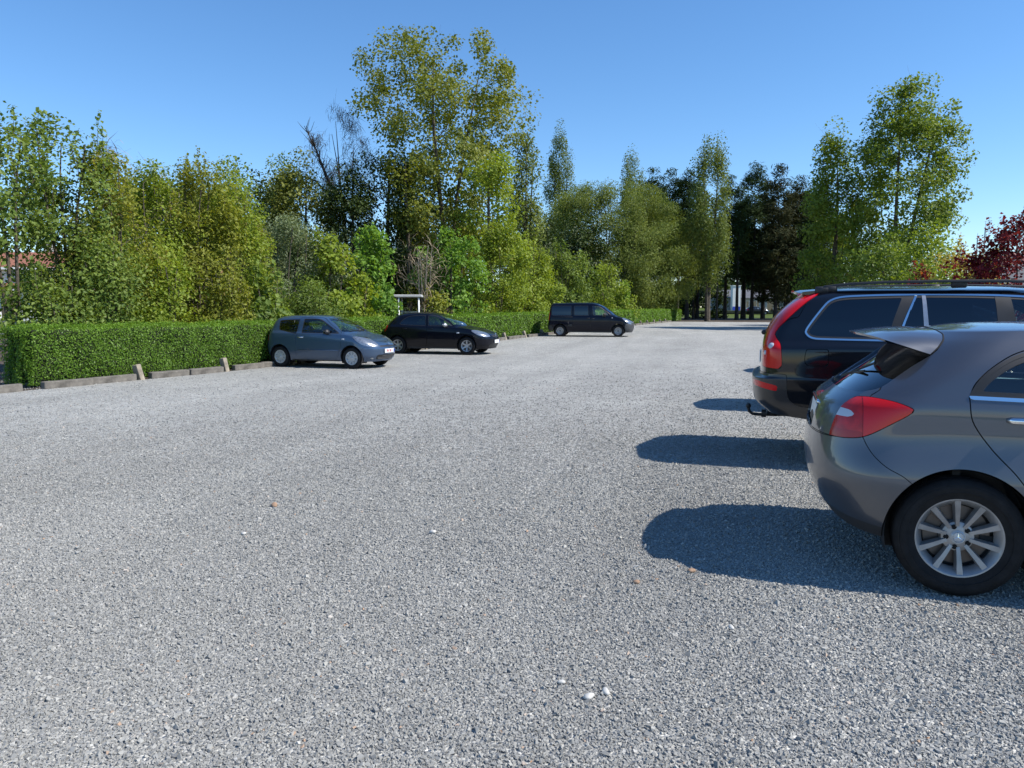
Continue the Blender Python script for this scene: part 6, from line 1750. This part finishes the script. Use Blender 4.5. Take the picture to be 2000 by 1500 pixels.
    T("broadleaf_tree", "broad", "maple", 1720, 46, 470, 140, 94, "green bush beneath the gap between the twin poplars", group=GR, cb=.05, leaf=.17)
    T("golden_shrub", "fine", "gold", 1890, 33, 472, 125, 95, "golden-leaved shrub behind the black estate's roof", "shrub", GR, leaf=.14, asp=.6)
    T("golden_shrub", "fine", "yellowgreen", 1845, 31, 525, 60, 96, "small yellow-green shrub between the low red maples", "shrub", GR, leaf=.14, asp=.6)
    T("red_maple", "sycamore", "red", 1978, 27, 410, 175, 97, "tall dark red maple at the right edge above the cars", "tree", GR, leaf=.12, lai=4.2)
    T("red_maple", "sycamore", "red", 1898, 28, 492, 130, 98, "low dark red maple in front of the golden shrub", "shrub", GR, leaf=.12, lai=4.0)
    T("red_maple", "sycamore", "red", 1800, 32, 524, 120, 99, "small dark red maple just above the black estate's roof rail", "shrub", GR, leaf=.12, lai=4.0)
plant_all()
# ------------------------------------------------------------------ buildings and far things
M.update(
    render=mat("white_render", (.74, .73, .70), .85, var=.06, vscale=1.2),
    darkglass=glass("house_window_glass", (.10, .11, .12)),
    greywall=mat("grey_and_shaded_render", (.30, .29, .27), .85, var=.12, vscale=1.5),
    greyroof=mat("grey_roof", (.10, .10, .11), .8, var=.25, vscale=3),
    whiteframe=mat("white_frame", (.75, .75, .74), .45),
    wood=mat("weathered_wood", (.16, .12, .08), .85, var=.3, vscale=4),
)
def tile_mat():
    m, nt, b, out = new_mat("red_clay_tiles")
    b.inputs["Roughness"].default_value = .85
    tc = nt.nodes.new("ShaderNodeTexCoord")
    br = nt.nodes.new("ShaderNodeTexBrick"); br.inputs["Scale"].default_value = 3.2
    br.inputs["Color1"].default_value = (.33, .14, .085, 1); br.inputs["Color2"].default_value = (.25, .10, .06, 1); br.inputs["Mortar"].default_value = (.12, .04, .03, 1)
    nt.links.new(tc.outputs["Object"], br.inputs["Vector"]); nt.links.new(br.outputs[0], b.inputs["Base Color"])
    return m
TILE = tile_mat()

def roof_slab(mb, x0, x1, y0, z0, y1, z1, th=.14):
    """a sloping slab from the eave line (y0, z0) to (y1, z1)"""
    mb.add([(x0, y0, z0), (x1, y0, z0), (x1, y1, z1), (x0, y1, z1), (x0, y0, z0 - th), (x1, y0, z0 - th), (x1, y1, z1 - th), (x0, y1, z1 - th)],
           [(0, 1, 2, 3), (7, 6, 5, 4), (0, 4, 5, 1), (1, 5, 6, 2), (2, 6, 7, 3), (3, 7, 4, 0)])

def wall_with_holes(mb, x0, x1, z0, z1, y, holes, th=.25):
    """front wall in the xz plane with rectangular openings"""
    xs = sorted({x0, x1, *[h[0] for h in holes], *[h[1] for h in holes]}); zs = sorted({z0, z1, *[h[2] for h in holes], *[h[3] for h in holes]})
    for a, b in zip(xs[:-1], xs[1:]):
        for c, d in zip(zs[:-1], zs[1:]):
            cx, cz = (a + b) / 2, (c + d) / 2
            if not any(h[0] < cx < h[1] and h[2] < cz < h[3] for h in holes):
                mb.box((cx, y + th / 2, cz), (b - a, th, d - c))

def window_part(root, x0, x1, z0, z1, y, frame=None):
    f = MB(); t = .07
    for c, d in ((((x0 + x1) / 2, y, z0 + t / 2), (x1 - x0, .08, t)), (((x0 + x1) / 2, y, z1 - t / 2), (x1 - x0, .08, t)), ((x0 + t / 2, y, (z0 + z1) / 2), (t, .08, z1 - z0 - 2 * t)), ((x1 - t / 2, y, (z0 + z1) / 2), (t, .08, z1 - z0 - 2 * t)), (((x0 + x1) / 2, y, (z0 + z1) / 2), (.05, .07, z1 - z0 - 2 * t))):
        f.box(c, d)
    fo = f.build("window", frame or M['whiteframe'], root)
    p = MB(); p.box(((x0 + x1) / 2, y + .02, (z0 + z1) / 2), (x1 - x0 - 2 * t, .012, z1 - z0 - 2 * t)); p.build("pane", M['darkglass'], fo)

def white_house():
    Y = 66.0; x0 = at(-75, Y); z = float(gz(0, Y))
    r = empty("white_house", (x0, Y, z), math.radians(9))
    L = at(105, Y) - x0
    w_ = MB()
    h1 = [(1.0 + 2.35 * k, 2.5 + 2.35 * k, .9, 2.3) for k in range(3)]; h1[1] = (3.2, 4.6, .1, 2.3)
    h2 = [(1.2 + 2.2 * k, 2.6 + 2.2 * k, 3.9, 4.75) for k in range(3)]
    wall_with_holes(w_, 0, L, 0, 3.05, 0, h1)
    wall_with_holes(w_, .4, L - .4, 3.4, 5.0, .9, h2)
    w_.box((.125, 4.1, 1.5), (.25, 7.6, 3.0)); w_.box((L - .125, 4.1, 1.5), (.25, 7.6, 3.0)); w_.box((.53, 4.5, 4.2), (.25, 6.6, 1.6)); w_.box((L - .53, 4.5, 4.2), (.25, 6.6, 1.6)); w_.box((L / 2, 8.0, 2.5), (L, .2, 5))
    w_.box((L / 2, 4, 3.22), (L - .1, 8, .1))
    w_.build("wall", M['render'], r)
    for a in h1: window_part(r, *a, .1)
    for a in h2: window_part(r, *a, 1.0)
    t = MB(); roof_slab(t, -.4, L + .4, -.5, 3.05, 1.0, 3.62); t.build("lower_roof", TILE, r)
    t = MB(); roof_slab(t, -.2, L + .2, .45, 4.95, 4.3, 6.5); roof_slab(t, -.2, L + .2, 8.3, 4.95, 4.3, 6.5); ro = t.build("roof", TILE, r)
    f = MB(); f.box((L / 2, .42, 4.83), (L + .4, .06, .2)); f.box((L / 2, -.53, 2.92), (L + .8, .06, .2)); f.build("fascia", M['whiteframe'], r)
    c = MB(); c.box((L * .7, 4.6, 6.8), (.6, .6, 1.1)); c.box((L * .7, 4.6, 7.38), (.7, .7, .08)); c.build("chimney", M['greywall'], ro)
    tag(r, "white house with red tiled roofs behind the thin maples at the left edge", "house")
    # low white garden wall before it
    g = MB(); g.box((0, 0, .35), (9, .22, .7)); g.box((0, 0, .73), (9.1, .3, .06)); o = g.build("garden_wall", M['greywall'])
    o.location = (at(-20, 44), 44, float(gz(0, 44))); tag(o, "low grey garden wall on the lawn before the white house", "wall")
white_house()

def canopy():
    Y = 34.5; x = at(800, Y); z = float(gz(0, Y)); zt = zat(577, Y) - z
    r = empty("garden_canopy", (x, Y, z), math.radians(4))
    mb = MB(); mb.box((0, 0, zt - .05), (1.25, 2.2, .11), bev=.02); mb.build("roof", mat("canopy_white", (.5, .49, .47), .7, var=.15, vscale=3), r)
    for dx, dy in ((-.38, -1.0), (.48, -1.0), (-.38, 1.0), (.48, 1.0)):
        p = MB(); p.tube([(dx, dy, 0), (dx, dy, zt - .1)], .035, 8); p.build("post", M['whiteframe'], r, smooth=True)
    b = MB(); b.box((.05, .9, zt - .75), (.9, .06, .06)); b.build("rail", M['alloy'], r)
    b = MB(); b.box((.05, .9, .5), (.9, .4, .05)); b.build("shelf", M['wood'], r)
    tag(r, "flat white canopy roof on thin posts glimpsed between the vivid sycamore and the leafless shrub", "canopy")
canopy()

def far_building():
    Y = 150.0; x0, x1 = at(1405, Y), at(1545, Y); z = float(gz(0, Y))
    r = empty("far_building", (x0, Y, z))
    L = x1 - x0
    w_ = MB()
    holes = [(4.4, 5.6, .9, 2.4), (6.4, 7.6, .9, 2.4), (9.0, 11.6, .4, 2.4), (12.3, 13.4, .9, 2.4)]
    wall_with_holes(w_, 0, L, 0, 3.0, 0, holes)
    w_.box((L / 2, 8, 1.5), (L, .2, 3)); w_.box((.12, 4, 1.5), (.24, 7.7, 3)); w_.box((L - .12, 4, 1.5), (.24, 7.7, 3))
    w_.build("wall", M['greywall'], r)  # wall greyed: the pines' shade is put into its colour
    for h in holes: window_part(r, *h, .1)
    t = MB(); roof_slab(t, -.3, L + .3, -.4, 2.95, 4, 4.6); roof_slab(t, -.3, L + .3, 8.4, 2.95, 4, 4.6); t.build("roof", M['greyroof'], r)
    t = MB(); t.box((2.6, -1.0, 2.6), (1.5, 1.5, 5.2)); t.box((2.6, -1.0, 5.25), (1.7, 1.7, .12)); t.build("stair_tower", M['render'], r)
    b = MB(); b.box((2.6, -1.78, .75), (1.5, .05, 1.0)); b.build("blue_panel", mat("blue_panel", (.03, .06, .4), .5), r)
    tag(r, "low building with walls greyed for shade, a grey roof and a narrow white tower, far beyond the pine trunks", "building")
    # low dark hedge and a dark car in front of it
    h = MB(); h.box((0, 0, .35), (34, .8, .7), bev=.15); o = h.build("low_hedge", mat("far_hedge", (.02, .03, .012), .95, var=.5, vscale=3, bump=.8, bscale=8))
    o.location = (at(1450, 143), 143, float(gz(0, 143))); tag(o, "low dark hedge across the lawn in front of the far building", "hedge")
far_building()

def copy_tree(o, parent=None, nm=None):
    c = o.copy(); COL.objects.link(c)
    if parent is not None: c.parent = parent
    for ch in list(o.children): copy_tree(ch, c)
    return c

def other_cars():
    """cars of the same row hidden behind the black estate, and one far off on the road beyond the lawn"""
    hatch = CARS[3]
    big = CARS[1]
    c = copy_tree(big); place(c, 3.98, 11.55, 19, 0, -.948); tag(c, "parked car hidden behind the black estate, only its shadow showing past the bumper", "car", "parked cars")
    c = copy_tree(big); place(c, 7.1, 19.2, 19, 0, -.948); tag(c, "parked car further along behind the black estate, small shadow by the tall tail lamp", "car", "parked cars")
    c = copy_tree(hatch); place(c, at(1478, 139), 139, 2, 2.0, -.84); tag(c, "dark car standing far beyond the pine trunks before the low building", "car", "parked cars")
other_cars()

def grey_house():
    Y = 46.0; x0 = at(1962, Y); z = float(gz(0, Y))
    r = empty("grey_house", (x0, Y, z), math.radians(-8))
    w_ = MB(); holes = [(1.5, 2.6, 1.0, 2.2), (4.2, 5.4, 1.0, 2.2)]
    wall_with_holes(w_, 0, 8, 0, 2.9, 0, holes)
    w_.box((.12, 3, 1.45), (.24, 5.5, 2.9)); w_.box((7.88, 3, 1.45), (.24, 5.5, 2.9)); w_.box((4, 5.9, 1.45), (8, .2, 2.9))
    w_.add([(.0, 0, 2.9), (.0, 6, 2.9), (.0, 3, 4.7), (.24, 0, 2.9), (.24, 6, 2.9), (.24, 3, 4.7)], [(0, 2, 1), (3, 4, 5), (0, 3, 5, 2), (1, 2, 5, 4)])
    w_.build("wall", M['greywall'], r)
    for h in holes: window_part(r, *h, .1)
    t = MB(); roof_slab(t, -.3, 8.3, -.4, 2.8, 3, 4.85); roof_slab(t, -.3, 8.3, 6.4, 2.8, 3, 4.85); t.build("roof", M['greyroof'], r)
    tag(r, "grey house half hidden by the tall red maple at the right edge", "house")
grey_house()

def masts():
    for px, top, bot, lab in ((1911, 438, 475, "taller of two thin masts on the right skyline"), (1897, 458, 476, "shorter of two thin masts on the right skyline")):
        Y = 420.0; z = float(gz(0, Y)); H = zat(top, Y) - z
        r = empty("radio_mast", (at(px, Y), Y, z))
        m = MB()
        for a in range(3):
            th = a * 2.094
            m.tube([(.5 * math.cos(th), .5 * math.sin(th), 0), (.18 * math.cos(th), .18 * math.sin(th), H * .93)], .09, 5)
        for k in range(24):
            h = H * .93 * k / 24; q = .5 - .32 * k / 24
            m.tube([(q * math.cos(k * 2.094), q * math.sin(k * 2.094), h), (q * math.cos(k * 2.094 + 2.094), q * math.sin(k * 2.094 + 2.094), h + H * .04)], .05, 4)
        m.build("lattice", M['steel'], r)
        t = MB(); t.tube([(0, 0, H * .9), (0, 0, H)], .08, 5); t.build("aerial", M['steel'], r)
        tag(r, lab, "mast", "masts on the skyline")
masts()

def far_wood():
    """a distant belt of trees closing the horizon, too far to tell one tree from another"""
    rng = np.random.default_rng(77)
    n = 60000
    th = rng.uniform(-1.0, 1.0, n)
    R = rng.uniform(210, 250, n)
    top = 7.5 + 2.2 * np.sin(th * 31) + 1.6 * np.sin(th * 83 + 1) + 1.2 * np.sin(th * 171)
    top = np.where(np.abs(th - .43) < .03, top * .35, top)
    h = top * rng.random(n) ** .7
    P = np.stack([R * np.sin(th), R * np.cos(th), h + gz(0 * R, R * np.cos(th))], 1)
    V, F, t = leaves(P, 1.5, rng, np.tile([0, -.8, .2], (n, 1)), up=.3, aspect=.7)
    tag(mesh_obj("far_wood", V, [F], LM['dark'], attrs={"tint": t}, smooth=False), "distant belt of dark trees along the horizon", "wood", kind="stuff")
far_wood()
